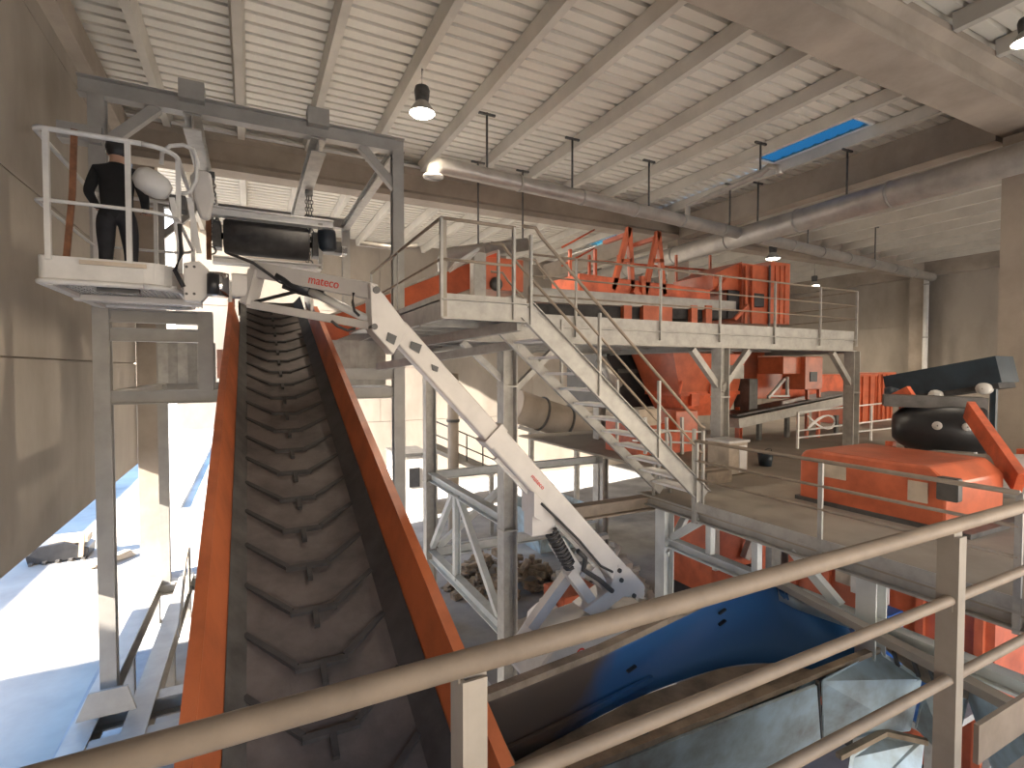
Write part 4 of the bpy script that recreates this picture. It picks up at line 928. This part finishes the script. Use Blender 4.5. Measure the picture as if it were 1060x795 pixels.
# ------------------------------------------------------------------ deep background and floor clutter
pp = thing('slanted_duct','wide dusty grey duct slanting down behind the column left of the stair','duct',(6,17,5))
pa,pb = PY(533,420,17), PY(612,446,17)
MB().tube(pa,pb,.62,24).build('pipe','concrete',pp)
for f in (.3,.62): MB().tube(pa+(pb-pa)*f,pa+(pb-pa)*(f+.02),.68,24).build('band','dark',pp)
MB().bar(pa+V((0,-.3,-.75)),pb+V((0,-.3,-.75)),.1,.14).build('carrier_beam','galv',pp)
for f in (.2,.8):
    p = pa+(pb-pa)*f; MB().bar((p.x,p.y,0),(p.x,p.y,p.z-.6),.16,.16,(1,0,0)).build('leg','galv',pp)
fw = thing('far_walkway','small far walkway with black rails beyond the boom, left of the column','walkway',(4,19,4))
wa_,wb_ = PY(447,462,19), PY(512,490,17.5)
MB().bar(wa_,wb_,.8,.15).build('deck','galv',fw)
for h in (.5,1.0): MB().path([wa_+V((0,-.4,h)),wb_+V((0,-.4,h))],.025,6).build('rail','dark',fw)
for f in (0,.25,.5,.75,1): p = wa_+(wb_-wa_)*f+V((0,-.4,0)); MB().bar(p,p+V((0,0,1.0)),.04,.04,(1,0,0)).build('post','dark',fw)
for f in (.05,.95): p = wa_+(wb_-wa_)*f; MB().bar((p.x,p.y,0),(p.x,p.y,p.z),.14,.14,(1,0,0)).build('leg','galv',fw)
t = thing('standpipe','dusty vertical pipe standing left of the far walkway','pipe',(3.5,18,0)); p = PY(469,420,18)
MB().tube((p.x,18,0),(p.x,18,p.z+1.2),.2,16).build('pipe','concrete',t); MB().tube((p.x,18,p.z-.6),(p.x,18,p.z-.5),.24,16).build('collar','dark',t)
# lit panelled hut and tanks
t = thing('site_hut','pale site hut with a dark window beyond the conveyor, seen by the left grey columns','hut',(2.5,21,0)); p = PY(432,500,21)
MB().box((p.x-.8,21,0),(p.x+.5,23,2.6),.03).build('wall','white',t); MB().box((p.x-.85,20.95,2.6),(p.x+.55,23.05,2.72)).build('roof','dark',t)
MB().box((p.x-.35,20.97,1.3),(p.x+.1,21,2.1)).build('window','black',t)
t = thing('blue_skip','pale blue waste skip standing on the ground behind the braced frame','skip',(8,15,0)); p = PY(580,492,15)
a,c = p.x-.8,p.x+1.0
MB().add([(a,15,0),(c,15,0),(c,17,0),(a,17,0),(a-.3,14.8,1.4),(c+.3,14.8,1.4),(c+.3,17.2,1.4),(a-.3,17.2,1.4)],[(0,1,2,3),(0,4,5,1),(1,5,6,2),(2,6,7,3),(3,7,4,0)]).build('shell','panel',t)
MB().bar((a-.32,14.8,1.4),(c+.32,14.8,1.4),.08,.1).build('rim','liftw',t)
for k in range(4): x=a+(c-a)*k/3; MB().bar((x,14.96,.1),(x,14.8,1.35),.06,.08,(0,1,0)).build('rib','panel',t)
rnd = random.Random(5)
def heap(cx,cy,rx,ry,n,name,label,cat,mats,hmax,z0=0.0):
    b = MB()
    for k in range(n):
        a = rnd.random()*6.28; r = math.sqrt(rnd.random()); x = cx+rx*r*math.cos(a); y = cy+ry*r*math.sin(a); z = z0+rnd.random()*hmax*(1-r)
        d = V((rnd.uniform(-1,1),rnd.uniform(-1,1),rnd.uniform(-.3,.5))).normalized()*rnd.uniform(.12,.5)
        b.bar(V((x,y,z+.05))-d/2, V((x,y,z+.08))+d/2, rnd.uniform(.05,.3), rnd.uniform(.03,.2))
    o = b.build(name, mats); tag(o,label,cat,kind='stuff'); return o
p = PZ(610,560,.0); heap(6.4,13.5,1.6,1.4,130,'scrap_heap','sunlit heap of mixed scrap on the ground beyond the lift boom','scrap','scrap',1.6)
heap(8.6,11.5,1.3,1.6,170,'scrap_heap','pale tangled scrap heap on the ground under the stair foot','scrap','liftw',1.9)
heap(5.6,10.0,1.0,1.0,40,'scrap_scatter','loose scrap scattered on the floor behind the braced frame','scrap','cardboard',.3)
t = thing('waste_sack','white bulging sack on the floor left of the lift riser','sack',(4.2,7.4,0)); p = PZ(565,640,.6)
MB().lathe((p.x,p.y,0),[(.002,0),(.38,.02),(.46,.3),(.42,.7),(.25,.88),(.12,.95),(.15,1.02),(.002,1.0)],seg=18).build('bag','white',t); MB().tube((p.x,p.y,.93),(p.x,p.y,.97),.14,12).build('tie','dark',t)
p = PZ(596,628,.9)
t = thing('orange_crate','orange and white crate standing behind the lift riser links','crate',(p.x,p.y,0))
MB().box((p.x-.3,p.y,0),(p.x+.7,p.y+.9,1.15),.03).build('body','orange',t); MB().box((p.x-.3,p.y-.02,.5),(p.x+.7,p.y,1.0)).build('panel','white',t)
for k in range(4): MB().box((p.x-.2+k*.2,p.y-.03,.7),(p.x-.1+k*.2,p.y-.02,.95)).build('slot','black',t)
# attachment lying in the yard
p = PZ(62,582,-.02)
t = thing('loader_bucket','tan and black loader bucket lying on the yard ground at the far left','bucket',p)
q = [V((p.x-.8,p.y,0)),V((p.x+.7,p.y,0)),V((p.x+.75,p.y,.35)),V((p.x+.1,p.y,.62)),V((p.x-.6,p.y,.55)),V((p.x-.85,p.y,.25))]
MB().prism(q,(0,.9,0)).build('shell','black',t,bevel=.03)
MB().box((p.x-.3,p.y+.1,.5),(p.x+.7,p.y+.7,.72),.03).build('back_plate','cardboard',t)
MB().bar((p.x+.55,p.y-.05,.1),(p.x+.6,p.y-.05,.85),.12,.12).build('arm','cardboard',t)
for k in range(5): MB().box((p.x-.75+k*.33,p.y-.12,.0),(p.x-.65+k*.33,p.y,.08)).build('tooth','dark',t)
t = thing('timber_stack','low pile of pale boards on the yard ground beside the loader bucket','boards',(p.x+1.6,p.y-.5,0))
for k in range(4): MB().bar((p.x+1.0+k*.1,p.y-1.2,.03+.05*k),(p.x+2.0-k*.05,p.y-.3,.03+.05*k),.22,.045).build('board','cardboard',t)
# ================================================================== WORLD AND SUN
w = bpy.data.worlds.new('sky'); sc.world = w; w.use_nodes = True; nt = w.node_tree; bg = nt.nodes['Background']
tcn = nt.nodes.new('ShaderNodeTexCoord'); sp = nt.nodes.new('ShaderNodeSeparateXYZ'); nt.links.new(tcn.outputs['Generated'], sp.inputs[0])
rp = nt.nodes.new('ShaderNodeValToRGB'); nt.links.new(sp.outputs['Z'], rp.inputs['Fac'])
e = rp.color_ramp.elements; e[0].position = 0; e[0].color = (1.0,.84,.64,1); e[1].position = .75; e[1].color = (.08,.18,.37,1)
m_ = e.new(.13); m_.color = (.95,.82,.66,1)
m2 = e.new(.30); m2.color = (.12,.25,.45,1)
nt.links.new(rp.outputs['Color'], bg.inputs['Color']); bg.inputs['Strength'].default_value = 4.6
sl = bpy.data.lights.new('sun','SUN'); sl.energy = 21.0; sl.angle = math.radians(.6); sl.color = (1,.91,.80)
so = bpy.data.objects.new('sun', sl); COL.objects.link(so)
sdir = V((math.cos(math.radians(28))*.98, math.cos(math.radians(28))*.2, -math.sin(math.radians(28))))
so.rotation_euler = sdir.to_track_quat('-Z','Y').to_euler()
# ================================================================== COLOUR MANAGEMENT
vs_ = sc.view_settings; sc.display_settings.display_device = 'sRGB'
vs_.view_transform = 'Standard'; vs_.look = 'None'; vs_.gamma = 1.0; vs_.use_curve_mapping = False; vs_.exposure = 1.12
sc.cycles.max_bounces = 10; sc.cycles.diffuse_bounces = 6; sc.cycles.sample_clamp_indirect = 6
